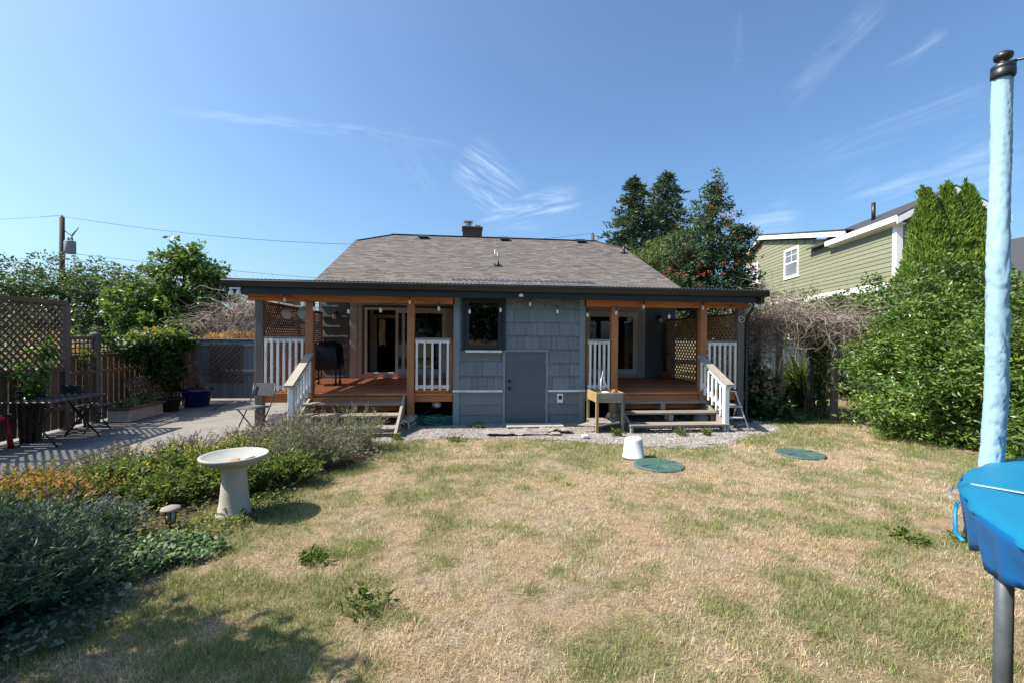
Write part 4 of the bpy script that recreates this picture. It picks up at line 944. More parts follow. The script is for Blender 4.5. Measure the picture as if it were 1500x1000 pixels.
# porch plant by the right lattice: tall thin potted plant
# ---------------------------------------------------------------- window-sill things
t = thing('toy_figure', 'white dog figurine on the kitchen window ledge', 'figurine', (.46, 9.22, 1.49))
mb = MB(); c = (.46, 9.22); mb.lathe([(.055, 0), (.06, .05), (.045, .11), (.03, .14)], (c[0], c[1], 1.495), 12); mb.lathe([(0, .12), (.035, .13), (.045, .165), (.035, .2), (0, .215)], (c[0], c[1] - .015, 1.495), 12)
mb.tube([(c[0], c[1] - .05, 1.65), (c[0], c[1] - .085, 1.645)], [.022, .016], 8); mb.build('body', M['white_clean'], t)
for s in (-1, 1):
    mb = MB(); mb.tube([(c[0] + s * .03, c[1], 1.69), (c[0] + s * .052, c[1], 1.64)], [.014, .01], 6); mb.build('ear', M['white_clean'], t)
t = thing('red_vase', 'red bottle-shaped vase beside the dog figurine in the window', 'vase', (.34, 9.24, 1.49))
mb = MB(); mb.lathe([(.04, 0), (.055, .06), (.05, .13), (.02, .19), (.018, .26), (.03, .28)], (.34, 9.24, 1.495), 14); mb.build('body', M['redplastic'], t)
# ---------------------------------------------------------------- stuff under the left deck
ho = MB(); pts = []
for i in range(170):
    a = i * .30; r = .26 + .05 * math.sin(i * .7) ; pts.append((-.55 + r * math.cos(a) * 1.25, 9.02 + r * .55 * math.sin(a), .045 + .0008 * i + .02 * math.sin(i * 1.3)))
ho.tube(pts, .011, 6); tag(ho.build('garden_hose', M['hose']), 'coiled dark teal garden hose on the ground under the left deck', 'hose')
t = thing('string_trimmer', 'long-handled grey garden tool leaning under the left deck', 'garden tool', (-.9, 8.7, 0))
mb = MB(); mb.tube([(-1.02, 8.5, .06), (-.52, 9.2, .36)], .014, 8); mb.build('shaft', M['black'], t)
mb = MB(); mb.lathe([(.05, -.03), (.1, 0), (.09, .07), (.04, .11)], (-.50, 9.25, .34), 12); mb.build('head', M['alu'], t)
mb = MB(); mb.tube([(-1.04, 8.47, .04), (-1.06, 8.42, .10), (-.98, 8.44, .15), (-.93, 8.55, .12)], .014, 8); mb.build('grip', M['black'], t)
t = thing('plastic_carrier', 'white looped plastic handle on the ground beside the left stairs', 'handle', (-1.1, 8.45, 0))
mb = MB()
for dx in (0, .09): mb.tube([(-1.22 + dx, 8.42, .03), (-1.2 + dx, 8.42, .14), (-1.13 + dx, 8.44, .20), (-1.05 + dx, 8.46, .14), (-1.04 + dx, 8.46, .03)], .014, 8)
mb.build('loop', M['bucket'], t)
# ---------------------------------------------------------------- raised planter bench
t = thing('raised_planter', 'wooden raised planter box on tall legs beside the right stairs', 'planter', (2.68, 8.2, 0))
px0, px1, py0, py1 = 2.44, 2.92, 8.02, 8.62
M['ply'] = wood('new_yellow_timber', (.33, .22, .09), (.50, .36, .17), 'z', .7, .25)
for i, (x, y) in enumerate(((px0, py0), (px1, py0), (px0, py1), (px1, py1))):
    mb = MB(); mb.bbox(x - .025, x + .025, y - .025, y + .025, 0, .735, .003); mb.build('leg', M['greywood_z'] if i == 1 else M['ply'], t)
mb = MB(); mb.bbox(px0 + .026, px1 - .026, py0 - .022, py0, .56, .74); mb.build('front_board', M['greywood_x'], t)
mb = MB(); mb.bbox(px0 + .026, px1 - .026, py1, py1 + .022, .56, .74); mb.build('back_board', M['greywood_x'], t)
for x in (px0 - .022, px1): mb = MB(); mb.bbox(x, x + .022, py0 + .026, py1 - .026, .56, .74); mb.build('end_board', M['ply'], t)
mb = MB(); mb.box(px0, px1, py0 + .002, py1 - .002, .60, .70); mb.build('soil', M['soil'], t)
mb = MB(); mb.bbox(px0 - .03, px1 + .03, py0 + .05, py1 + .0, .16, .185); mb.build('shelf', M['greywood_x'], t)
t = thing('white_trowel', 'white wire plant support standing in the raised planter', 'plant support', (2.62, 8.2, .7))
mb = MB(); mb.tube([(2.55, 8.2, .70), (2.57, 8.2, .95), (2.60, 8.21, 1.12), (2.61, 8.2, 1.0), (2.66, 8.2, .86), (2.74, 8.2, .74)], .008, 6); mb.build('wire_loop', M['bucket'], t)
mb = MB(); mb.tube([(2.58, 8.25, .70), (2.58, 8.25, .98)], .012, 6); mb.build('stake', M['bucket'], t)
t = thing('white_bag', 'small crumpled white bag lying on the raised planter soil', 'bag', (2.62, 8.15, .7)); mb = MB(); mb.lathe([(.07, 0), (.085, .02), (.06, .05), (0, .06)], (2.62, 8.12, .70), 12, wob=.25); mb.build('body', M['bucket'], t)
mb = MB(); mb.tube([(2.74, 8.1, .725), (2.84, 8.22, .725)], [.035, .05], 10); mb.tube([(2.84, 8.22, .725), (2.853, 8.236, .725)], .058, 10); tag(mb.build('terracotta_pot', M['rust']), 'terracotta pot lying on its side in the raised planter', 'pot')
mb = MB(); mb.prism([(2.1, 8.12, .13), (2.5, 8.02, .12), (2.85, 7.98, .205), (2.80, 8.32, .212), (2.45, 8.22, .205)], (0, 0, .012)); tag(mb.build('white_board', M['greywood_x']), 'thin pale board resting on the shelf of the raised planter', 'board')
# ---------------------------------------------------------------- step ladder
t = thing('step_ladder', 'folding aluminium two-step ladder standing right of the right stairs', 'step ladder', (5.3, 8.45, 0))
for x in (5.12, 5.46):
    s = (x - 5.29) * .28
    mb = MB(); mb.tube([(x + s, 8.22, 0), (x, 8.42, .42), (x - s * .4, 8.50, .60), (x - s * .8, 8.53, .66)], .013, 8); mb.build('front_leg', M['alu'], t)
    mb = MB(); mb.tube([(x + s, 8.80, 0), (x, 8.55, .40)], .011, 8); mb.build('rear_leg', M['alu'], t)
mb = MB(); mb.tube([(5.10 + .03, 8.53, .62), (5.14, 8.53, .68), (5.2, 8.53, .70), (5.38, 8.53, .70), (5.44, 8.53, .68), (5.45, 8.53, .62)], .013, 8); mb.build('top_hoop', M['alu'], t)
mb = MB(); mb.bbox(5.12, 5.46, 8.31, 8.42, .19, .215); mb.build('step', M['alu'], t)
mb = MB(); mb.bbox(5.10, 5.47, 8.36, 8.58, .40, .425); mb.build('step', M['alu'], t)
mb = MB(); mb.lathe([(.1, 0), (.13, .015), (.10, .035), (0, .045)], (5.29, 8.45, .425), 14, wob=.2); tag(mb.build('folded_cloth', M['rag']), 'folded grey cloth on the top step of the ladder', 'cloth')
# ---------------------------------------------------------------- lawn things
t = thing('upturned_bucket', 'white plastic bucket upside down on the lawn beside a green lid', 'bucket', (2.47, 6.33, 0))
mb = MB(); mb.lathe([(.158, .0), (.162, .02), (.155, .028), (.15, .03), (.125, .25), (.118, .275), (.10, .285), (.095, .275), (0, .275)], (2.47, 6.33, .01), 32); mb.build('shell', M['bucket'], t)
mb = MB(); mb.lathe([(.03, .275), (.035, .283), (.02, .287), (0, .285)], (2.47, 6.33, .01), 16); mb.build('boss', M['bucket'], t)
for (x, y, lab) in ((2.66, 5.90, 'round green plastic tank lid in the lawn in front of the bucket'), (5.07, 6.33, 'round green plastic tank lid alone in the dry lawn toward the hedge')):
    t = thing('tank_lid', lab, 'lid', (x, y, 0), group='green lids set in the lawn')
    mb = MB(); mb.lathe([(.33, .0), (.33, .02), (.30, .028), (.29, .022), (.12, .03), (0, .034)], (x, y, .0), 40)
    for k in range(8): a = k * math.pi / 4 + .3; mb.beam((x + .13 * math.cos(a), y + .13 * math.sin(a), .03), (x + .28 * math.cos(a), y + .28 * math.sin(a), .027), .014, .008)
    mb.build('cover', M['lid'], t)
# bird bath
t = thing('bird_bath', 'pale stone bird bath on a tapered pedestal at the edge of the flower bed', 'bird bath', (-2.14, 4.58, 0))
x, y = -2.14, 4.58
mb = MB(); mb.lathe([(.15, 0), (.155, .03), (.145, .06), (.128, .12), (.12, .2), (.112, .3), (.105, .38), (.108, .40), (.1, .415), (.108, .43), (.104, .445), (.122, .47), (.15, .49)], (x, y, 0), 36); mb.build('pedestal', M['cream'], t)
mb = MB(); mb.lathe([(.10, .49), (.16, .488), (.22, .505), (.275, .54), (.292, .565), (.292, .58), (.28, .585), (.262, .572), (.2, .545), (.1, .53), (0, .527)], (x, y, 0), 48); mb.build('basin', M['stonewhite'], t)
mb = MB(); mb.lathe([(.05, 0), (.055, .012), (.03, .022), (0, .02)], (x + .03, y - .06, .53), 10, wob=.3); tag(mb.build('flat_stone', M['rust']), 'flat brown stone lying in the bird bath basin', 'stone')
mb = MB(); mb.lathe([(.04, 0), (.045, .01), (.02, .018), (0, .017)], (x + .12, y + .02, .537), 10, wob=.3); tag(mb.build('flat_stone', M['cream']), 'flat tan stone lying in the bird bath basin', 'stone')
# garden lantern
t = thing('solar_lantern', 'small black-framed solar lantern with pale glass at the bed edge', 'garden light', (-2.52, 4.27, 0)); x, y = -2.52, 4.27
def k7(p): return [(a * .68, b * .72) for a, b in p]
mb = MB(); mb.lathe(k7([(.05, .10), (.062, .25)]), (x, y, 0), 6); mb.build('lamp_glass', M['cream'], t)
mb = MB(); mb.lathe(k7([(.125, .255), (.128, .265), (.10, .285), (.055, .30), (0, .303)]), (x, y, 0), 6); mb.build('cap', M['greywood_x'], t)
for k in range(6):
    a = k * math.pi / 3; mb = MB(); mb.tube([(x + .037 * math.cos(a), y + .037 * math.sin(a), .065), (x + .046 * math.cos(a), y + .046 * math.sin(a), .184)], .004, 5); mb.build('frame_bar', M['black'], t)
mb = MB(); mb.lathe(k7([(.02, 0), (.02, .08), (.055, .09), (.055, .10)]), (x, y, 0), 8); mb.build('base', M['black'], t)
# cloths and slabs by the hatch
def ragmesh(pts_, z, amp, seed, nx=34, ny=14):
    x0, x1, y0, y1 = pts_; X, Y = np.meshgrid(np.linspace(x0, x1, nx), np.linspace(y0, y1, ny)); 
    Z = z + amp * np.abs(fbm(X * 6 + seed, Y * 9 + seed, 4) - .45) * 2.2; X = X + .05 * (fbm(Y * 4 + seed, X * 2, 2) - .5); Y = Y + .12 * (fbm(X * 3 + seed, Y, 3) - .5)
    V = np.stack([X, Y, Z], -1).reshape(-1, 3); i, j = np.meshgrid(np.arange(nx - 1), np.arange(ny - 1)); b = (j * nx + i).ravel(); return V, np.stack([b, b + 1, b + nx + 1, b + nx], -1)
V, F = ragmesh((.45, 1.75, 7.86, 8.32), .03, .05, 3); o = npmesh('old_mat', V, 4, RNG.random(len(F)), M['rag'], F=F, smooth=True); tag(o, 'dusty pale mat lying flat on the gravel in front of the hatch', 'mat'); o.modifiers.new('t', 'SOLIDIFY').thickness = .01
V, F = ragmesh((1.4, 2.0, 7.98, 8.36), .03, .10, 8, 30, 20); o = npmesh('crumpled_rag', V, 4, RNG.random(len(F)), M['rag'], F=F, smooth=True); tag(o, 'crumpled brown and grey rag heaped at the right end of the mat', 'rag'); o.modifiers.new('t', 'SOLIDIFY').thickness = .01
mb = MB(); mb.bbox(.85, 1.95, 8.52, 8.80, .02, .055, .01); tag(mb.build('concrete_slab', M['concrete']), 'flat concrete slab on the gravel at the foot of the hatch', 'slab')
mb = MB(); mb.bbox(2.05, 2.16, 7.55, 7.65, .02, .07, .01); tag(mb.build('white_block', M['bucket']), 'small white block on the gravel in front of the raised planter', 'block')
# ---------------------------------------------------------------- bistro set
def fold_chair(x, y, rz, label, mseat='wicker'):
    t = thing('folding_chair', label, 'chair', (x, y, .02), rz, 'dark folding bistro chairs')
    w = .21
    def q(mb, n, m, par=None): return mb.build(n, M[m], par or t, world=False)
    for s in (-1, 1):
        mb = MB(); mb.tube([(s * w, -.20, 0), (s * w, .10, .42), (s * w, .22, .62), (s * w, .27, .84)], .011, 7); q(mb, 'long_leg', 'black')
        mb = MB(); mb.tube([(s * (w - .03), .24, 0), (s * (w - .03), -.19, .44)], .011, 7); q(mb, 'short_leg', 'black')
    mb = MB(); mb.bbox(-w + .01, w - .01, -.22, .17, .435, .455, .008)
    i = -.19
    while i < .15: mb.tube([(-w + .02, i, .457), (w - .02, i, .457)], .006, 5, tint=random.random()); i += .026
    q(mb, 'seat', mseat)
    mb = MB(); vs = []; fs = []; nn = 18; mm = 13
    for i in range(nn + 1):
        for j in range(mm + 1): vs.append((-w + .008 + (2 * w - .016) * i / nn, .235 + .06 * j / mm + .008 * ((i + j) % 2) - .02 * math.sin(math.pi * i / nn) * -1, .62 + .22 * j / mm))
    for i in range(nn):
        for j in range(mm): fs.append((i * (mm + 1) + j, (i + 1) * (mm + 1) + j, (i + 1) * (mm + 1) + j + 1, i * (mm + 1) + j + 1))
    for f in fs: mb.add([vs[i] for i in f], [(0, 1, 2, 3)], random.random())
    b = q(mb, 'backrest', mseat); b.modifiers.new('t', 'SOLIDIFY').thickness = .008
    for z, yy in ((.05, -.165), (.07, .20)):
        mb = MB(); mb.tube([(-w + .03, yy, z), (w - .03, yy, z)], .009, 6); q(mb, 'crossbar', 'black')
    return t
fold_chair(-3.60, 8.40, R(-14), 'dark woven folding chair standing alone on the driveway by the left stairs')
fold_chair(-6.5, 8.75, R(165), 'dark folding chair between the bistro table and the stone trough, by the fence')
t = thing('plastic_crate', 'pale lilac wire basket on the driveway behind the lone folding chair', 'basket', (-3.5, 8.95, .02))
M['lilac'] = painted('lilac_plastic', (.48, .46, .58), .5, .05)
for a, b, c, d in ((-3.66, -3.38, 9.1, 9.108), (-3.66, -3.38, 9.3, 9.308)):
    mb = MB(); xx = a
    while xx < b: mb.box(xx, xx + .012, c, d, .03, .2); xx += .028
    mb.box(a, b, c - .004, c - .0005, .19, .21); mb.box(a, b, c - .004, c - .0005, .03, .05); mb.build('side_grille', M['lilac'], t)
mb = MB(); mb.box(-3.66, -3.38, 9.11, 9.3, .025, .032); mb.build('base', M['lilac'], t)
t = thing('bistro_table', 'dark rectangular folding garden table by the tall lattice fence', 'table', (-6.3, 8.1, .02))
mb = MB(); xx = -6.62
while xx < -5.95: mb.bbox(xx, xx + .062, 7.3, 8.45, .70, .72, .003); xx += .068
mb.build('table_top', M['black'], t)
for y in (7.5, 8.3):
    for s in (-1, 1):
        mb = MB(); mb.tube([(-6.27 - s * .28, y + .015 * s, .02), (-6.27 + s * .28, y + .015 * s, .70)], .012, 6); mb.build('leg', M['black'], t)
t = thing('red_chair', 'crimson plastic chair leg cut off by the left edge of the photo', 'chair', (-6.8, 7.3, .02))
for (x, y) in ((-6.64, 7.48), (-6.64, 7.12), (-6.93, 7.48), (-6.93, 7.12)):
    mb = MB(); mb.tube([(x + (.03 if x > -6.8 else 0), y, .02), (x - .03, y, .46)], [.035, .028], 8); mb.build('leg', M['redplastic'], t)
mb = MB(); mb.bbox(-6.94, -6.66, 7.1, 7.5, .44, .48, .01); mb.build('seat', M['redplastic'], t)
mb = MB(); mb.bbox(-6.94, -6.66, 7.08, 7.1, .5, .9, .01); mb.build('backrest', M['redplastic'], t)
# ---------------------------------------------------------------- pots by the fence
t = thing('blue_pot', 'cobalt blue glazed bowl pot at the corner of the fences', 'pot', (-6.35, 11.7, .02)); mb = pot(-6.35, 11.7, .02, .36, .42, 'bluepot', n=28); mb.build('bowl', M['bluepot'], t)
mb = MB(); mb.lathe([(.31, .37), (.15, .42), (0, .43)], (-6.35, 11.7, .02), 20); mb.build('soil', M['soil'], t)
t = thing('stone_trough', 'low concrete trough planter against the board fence', 'planter', (-6.55, 9.9, .02)); mb = MB(); mb.bbox(-6.75, -6.35, 9.5, 10.5, .02, .27, .02); mb.build('box', M['concrete'], t)
mb = MB(); mb.bbox(-6.79, -6.31, 9.45, 10.55, .272, .31, .01); mb.build('rim', M['fence_x'], t)
t = thing('dark_pot', 'dark brown round pot between the stone trough and the blue pot', 'pot', (-6.5, 10.95, .02)); mb = pot(-6.5, 10.95, .02, .24, .3, 'black'); mb.build('bowl', M['dark'], t)
# ---------------------------------------------------------------- trampoline
M['pad'] = painted('blue_vinyl', (.0, .135, .255), .55, .08, (.015, .16, .27), 0, 5, .5, 7, (1, 1, 2.5), spec=.5)
M['sleeve'] = painted('sky_blue_sleeve', (.25, .39, .48), .7, .06, tintv=0, nsc=3, bump=.5, bsc=26)
M['dullsteel'] = painted('dull_galvanised', (.10, .115, .13), .5, .15, tintv=0, metal=.4, nsc=14)
M['skirt'] = painted('blue_skirt_vinyl', (.0, .085, .26), .45, .1, tintv=0, nsc=5, bump=.5, bsc=9)
TC = Vector((3.63, .52, 0)); TR = 1.85; TH = 1.0
tr = thing('trampoline', 'large round trampoline with torn blue edge pad and sleeved net pole', 'trampoline', tuple(TC))
vs = []; fs = []; n = 160; pr = [(TR - .34, .015), (TR - .30, .03), (TR - .15, .034), (TR - .03, .03), (TR + .02, .022), (TR + .036, .008), (TR + .04, -.004)]
for k in range(n):
    a = 2 * math.pi * k / n
    for i, (r, z) in enumerate(pr):
        w = .008 * math.sin(a * 31) + .006 * math.sin(a * 57 + i); dz = -.006 * abs(math.sin(a * 4)) if i > 2 else 0
        pass
        vs.append((TC.x + (r + w * (i > 3)) * math.cos(a), TC.y + (r + w * (i > 3)) * math.sin(a), TH + z + dz))
m = len(pr)
for k in range(n):
    for i in range(m - 1): fs.append((k * m + i, k * m + i + 1, ((k + 1) % n) * m + i + 1, ((k + 1) % n) * m + i))
mb = MB(); mb.add(vs, fs, .5, True); mb.build('edge_pad', M['pad'], tr); sk = MB(); vs = []; fs = []; n2 = 420; m2 = 7
for k in range(n2):
    a = 2 * math.pi * k / n2; f1 = fbm(np.array([a * 9.]), np.array([3.]), 3)[0]; dep = .19 + .10 * (f1 - .4)
    for i in range(m2):
        s = i / (m2 - 1); rr = TR + .041 - .03 * s + .02 * s * (fbm(np.array([a * 26.]), np.array([s * 1.5]), 3)[0] - .5) * 2 + .008 * s * math.sin(a * 61); vs.append((TC.x + rr * math.cos(a), TC.y + rr * math.sin(a), TH - .002 - dep * s))
for k in range(n2):
    for i in range(m2 - 1): fs.append((k * m2 + i, k * m2 + i + 1, ((k + 1) % n2) * m2 + i + 1, ((k + 1) % n2) * m2 + i))
sk.add(vs, fs, .5, True); p = sk.build('pad_skirt', M['skirt'], tr); p.modifiers.new('t', 'SOLIDIFY').thickness = .004
mb = MB()
nn = 48; mb.add([(TC.x + (TR - .36) * math.cos(2 * math.pi * k / nn), TC.y + (TR - .36) * math.sin(2 * math.pi * k / nn), TH - .02) for k in range(nn)], [tuple(range(nn))]); mb.build('jump_mat', M['black'], tr)
mb = MB(); ring = [(TC.x + (TR - .02) * math.cos(a), TC.y + (TR - .02) * math.sin(a), TH - .04) for a in [2 * math.pi * k / 64 for k in range(65)]]; mb.tube(ring, .022, 8); mb.build('frame_ring', M['steel'], tr)
a0 = math.atan2(1.56 - .52, 2.18 - 3.63)
for k in range(6):
    a = a0 + k * math.pi / 3; x, y = TC.x + (TR - .03) * math.cos(a), TC.y + (TR - .03) * math.sin(a); mb = MB(); mb.tube([(x, y, .02), (x, y, TH - .03)], .029, 16); mb.build('leg', M['dullsteel'], tr)
# torn strips hanging from the pad
mb = MB(); a = math.atan2(1.95 - .52, 2.46 - 3.63)
def tp(a, r, z): return (TC.x + r * math.cos(a), TC.y + r * math.sin(a), z)
def ribbon(mb, pts, w, up):
    vs = []; up = Vector(up)
    for p in pts: vs += [Vector(p) - up * w / 2, Vector(p) + up * w / 2]
    fs = [(2 * i, 2 * i + 1, 2 * i + 3, 2 * i + 2) for i in range(len(pts) - 1)]; mb.add(vs, fs, .5, True)
ribbon(mb, [tp(a + .05, TR + .045, .94), tp(a + .07, TR + .055, .90), tp(a + .08, TR + .055, .85), tp(a + .12, TR + .06, .83), tp(a + .17, TR + .05, .83)], .018, (.6, -.7, .3)); s = mb.build('torn_strip', M['pad'], tr); s.modifiers.new('t', 'SOLIDIFY').thickness = .003
mb = MB(); ribbon(mb, [tp(a + .03, TR + .0, TH + .03), tp(a + .09, TR - .18, TH + .048), tp(a + .12, TR - .32, TH + .04)], .03, (-.6, -.8, 0)); s = mb.build('pad_seam', M['sleeve'], tr); s.modifiers.new('t', 'SOLIDIFY').thickness = .003
mb = MB()
for q in range(5): ribbon(mb, [tp(a + .02 + q * .008, TR + .01, TH + .03), tp(a + .025 + q * .01, TR + .05 + .01 * q, TH + .02 - .01 * q), tp(a + .04 + q * .012, TR + .07, TH - .03)], .004, (1, 0, 0))
mb.build('frayed_threads', M['sleeve'], tr)
# net pole in padded sleeve
A = Vector((3.03, 2.33, .0)); 
A = Vector((3.10, 2.30, 0)); B0 = Vector((3.055, 2.31, .90)); B1 = Vector((3.145, 2.355, 3.28))
pr = []; NS = 150; nk = 40
vs = []; fs = []
for i in range(NS + 1):
    t = i / NS; c = B0.lerp(B1, t); c = c + Vector((.012 * math.sin(t * 9), .01 * math.cos(t * 7), 0))
    for k in range(nk):
        a = 2 * math.pi * k / nk; r = .050 - .006 * t
        z = c.z
        f = (fbm(np.array([k * .11 * (1 if k < nk / 2 else 1)]), np.array([z * (15 if t < .55 else 5) + (2.2 * math.sin(a + 1) + 1.3 * math.sin(2 * a + z * 3))]), 3)[0] - .5)
        r += f * .012 + (.010 if t < .6 else .005) * (abs(math.sin(z * (34 + 6 * math.sin(z * 2)) + 1.2 * math.sin(a + z * 5) + 9 * f)) ** .6 - .5) * (.4 + .9 * fbm(np.array([a * .9]), np.array([z * 5.]), 2)[0])
        vs.append((c.x + r * math.cos(a), c.y + r * math.sin(a), c.z))
for i in range(NS):
    for k in range(nk): fs.append((i * nk + k, i * nk + (k + 1) % nk, (i + 1) * nk + (k + 1) % nk, (i + 1) * nk + k))
mb = MB(); mb.add(vs, fs, .5, True); mb.build('pole_sleeve', M['sleeve'], tr)
mb = MB(); mb.tube([tuple(A + Vector((0, 0, .84))), tuple(B0), tuple(B1)], .02, 10); mb.build('net_pole', M['steel'], tr)
top = B1
mb = MB(); mb.lathe([(.050, -.03), (.055, -.02), (.055, .012), (.050, .017), (.054, .024), (.054, .042), (.045, .05), (.026, .06), (.024, .072), (.038, .08), (.044, .095), (.041, .11), (.02, .125), (0, .127)], tuple(top), 24); cp = mb.build('pole_cap', M['black'], tr)
mb = MB(); mb.tube([tuple(top + Vector((.03, 0, .07))), tuple(top + Vector((.35, -.18, .085))), tuple(top + Vector((.9, -.5, .04)))], .007, 6); mb.build('net_cord', M['black'], tr)

t = thing('potted_climber', 'tall thin trailing plant in a small pot by the right porch lattice', 'plant', (5.5, 11.9, DZ))
mb = MB(); mb.lathe([(.10, 0), (.14, .2), (.15, .22), (.12, .22), (0, .2)], (5.5, 11.9, DZ), 16); mb.build('pot', M['rust'], t)
mb = MB(); mb.tube([(5.5, 11.9, DZ + .2), (5.52, 11.9, 1.5), (5.48, 11.9, 2.2)], .012, 6); mb.build('stake', M['fence_z'], t)
t = thing('wall_thermometer', 'round thermometer dial fixed to the outer post of the right porch', 'thermometer', (5.8, 8.92, 2.12))
mb = MB(); mb.tube([(5.78, 8.90, 2.14), (5.78, 8.925, 2.14)], .065, 20); mb.build('dial', M['bucket'], t)
mb = MB(); mb.tube([(5.78, 8.893, 2.14), (5.78, 8.899, 2.14)], .05, 20); mb.build('face', M['dark'], t)
mb = MB(); mb.beam((5.745, 8.889, 2.12), (5.81, 8.889, 2.165), .004, .012); mb.build('needle', M['bucket'], t)
# ---------------------------------------------------------------- vegetation
G3 = np.random.default_rng(23)
def unit(v): return v / np.maximum(np.linalg.norm(v, axis=-1, keepdims=True), 1e-9)
def leaves(P, L, W, tint, A=None, upn=.6, droop=.25, jit=1.):
    """one folded four-cornered leaf per point: returns (n,4,3)"""
    n = len(P); a = G3.normal(size=(n, 3)); a[:, 2] = a[:, 2] * .6 - droop
    if A is not None: a = A + a * jit
    a = unit(a); nn = G3.normal(size=(n, 3)); nn[:, 2] += upn * 2; b = unit(np.cross(nn, a)); up = np.cross(a, b)
    L = (L * G3.uniform(.6, 1.3, n))[:, None]; W = W * L / 2
    return np.stack([P, P + a * L * .45 + b * W - up * L * .08, P + a * L, P + a * L * .45 - b * W - up * L * .08], 1)
def lobe_points(lobes, ncl, clr, per, shell=.45, zmin=.03):
    vol = np.array([l[3] * l[4] * l[5] for l in lobes]) ** (2 / 3); pr = vol / vol.sum(); idx = G3.choice(len(lobes), ncl, p=pr)
    Lb = np.array(lobes, float)[idx]; u = unit(G3.normal(size=(ncl, 3))); r = G3.random(ncl) ** shell
    c = Lb[:, :3] + u * r[:, None] * Lb[:, 3:6]; c += G3.normal(size=(ncl, 3)) * .06 * Lb[:, 3:6]; ct = G3.random(ncl)
    P = np.repeat(c, per, 0) + unit(G3.normal(size=(ncl * per, 3))) * (G3.random(ncl * per) ** .6)[:, None] * clr * np.array([1, 1, .7])
    T = np.repeat(ct, per) * .55 + G3.random(ncl * per) * .45; out = np.repeat(u, per, 0)
    k = P[:, 2] > zmin; return P[k], T[k], out[k], c
def limbs(mb, base, h, r, lobes, tips=None, nt=40, bend=.15):
    x, y, z = base; top = Vector((x + random.uniform(-bend, bend), y + random.uniform(-bend, bend), h))
    mid = Vector(base).lerp(top, .5) + Vector((random.uniform(-bend, bend) * .6, random.uniform(-bend, bend) * .6, 0))
    mb.tube([base, tuple(mid), tuple(top)], [r * 1.25, r, r * .75], 9, smooth=True)
    for l in lobes:
        c = Vector(l[:3]); s = mid.lerp(top, random.uniform(.3, 1)); m = s.lerp(c, .5) + Vector((random.uniform(-.1, .1), random.uniform(-.1, .1), random.uniform(-.15, .1))) * max(l[3:6]) * .4
        mb.tube([s, m, c], [r * .55, r * .36, r * .18], 6, cap=False)
        if tips is not None:
            d = [t for t in tips if (Vector(t) - c).length < max(l[3:6]) * 1.1]; random.shuffle(d)
            for t in d[:nt]:
                s2 = m.lerp(c, random.uniform(.2, 1)); t = Vector(t); mb.tube([s2, s2.lerp(t, .5) + Vector((0, 0, -.04)), t], [r * .14, r * .1, r * .04], 4, cap=False)
def tree(name, label, cat, base, lobes, ncl, clr, per, L, W, mat, trunk_h, trunk_r, group=None, shell=.5, upn=.6, nt=18):
    t = thing(name, label, cat, base, group=group); P, T, o, c = lobe_points(lobes, ncl, clr, per, shell)
    npmesh('crown', leaves(P, L, W, T, o * .5, upn).reshape(-1, 3), 4, T, mat, t)
    mb = MB(); limbs(mb, base, trunk_h, trunk_r, lobes, c, nt); mb.build('trunk', M['bark'], t); return t
def shrub(name, label, cat, base, lobes, ncl, clr, per, L, W, mat, group=None, shell=.35, upn=.5, A=None, tintfn=None, jit=1.):
    t = thing(name, label, cat, base, group=group); P, T, o, c = lobe_points(lobes, ncl, clr, per, shell)
    if tintfn is not None: T = tintfn(P, T)
    npmesh('foliage', leaves(P, L, W, T, o * .6 if A is None else A, upn, jit=jit).reshape(-1, 3), 4, T, mat, t)
    mb = MB(); b = Vector(base)
    for q in c[G3.permutation(len(c))[:24]]:
        q = Vector(q); s = b + Vector((random.uniform(-.1, .1), random.uniform(-.1, .1), 0)); s = Vector((q.x * .6 + b.x * .4, q.y * .6 + b.y * .4, b.z)); mb.tube([s, s.lerp(q, .5) + Vector((0, 0, .05)), q], [.009, .006, .003], 4, cap=False)
    mb.build('stems', M['bark'], t); return t
lm = {}
lm['laurel'] = leafmat('laurel_leaves', [(0, (.038, .082, .014)), (.4, (.085, .155, .026)), (.8, (.17, .25, .05)), (1, (.31, .36, .10))], .38, .3, .5)
lm['ivy'] = leafmat('ivy_leaves', [(0, (.04, .08, .018)), (.5, (.09, .15, .035)), (.85, (.16, .23, .06)), (1, (.27, .32, .12))], .42, .3, .45)
lm['thuja'] = leafmat('arborvitae_sprays', [(0, (.05, .095, .013)), (.5, (.12, .20, .028)), (1, (.25, .34, .06))], .55, .3, .3)
lm['conif'] = leafmat('conifer_needles', [(0, (.032, .06, .034)), (.6, (.072, .112, .06)), (.92, (.12, .16, .085)), (1, (.19, .16, .085))], .55, .15, .3)
lm['rowan'] = leafmat('rowan_leaves', [(0, (.028, .055, .025)), (.6, (.055, .098, .04)), (1, (.11, .155, .07))], .5, .25, .4)
lm['pale'] = leafmat('pale_leaves', [(0, (.06, .09, .022)), (.6, (.12, .16, .045)), (1, (.26, .28, .11))], .5, .3, .4)
lm['broad'] = leafmat('broad_leaves', [(0, (.045, .09, .02)), (.5, (.095, .165, .036)), (.85, (.15, .22, .05)), (1, (.27, .30, .10))], .38, .35, .5)
lm['apple'] = leafmat('dull_leaves', [(0, (.035, .065, .022)), (.6, (.078, .125, .042)), (1, (.17, .21, .085))], .45, .28, .45)
lm['vine'] = leafmat('vine_leaves', [(0, (.025, .06, .018)), (.45, (.05, .10, .025)), (.62, (.17, .22, .04)), (.8, (.33, .24, .06)), (1, (.34, .10, .05))], .45, .3, .4)
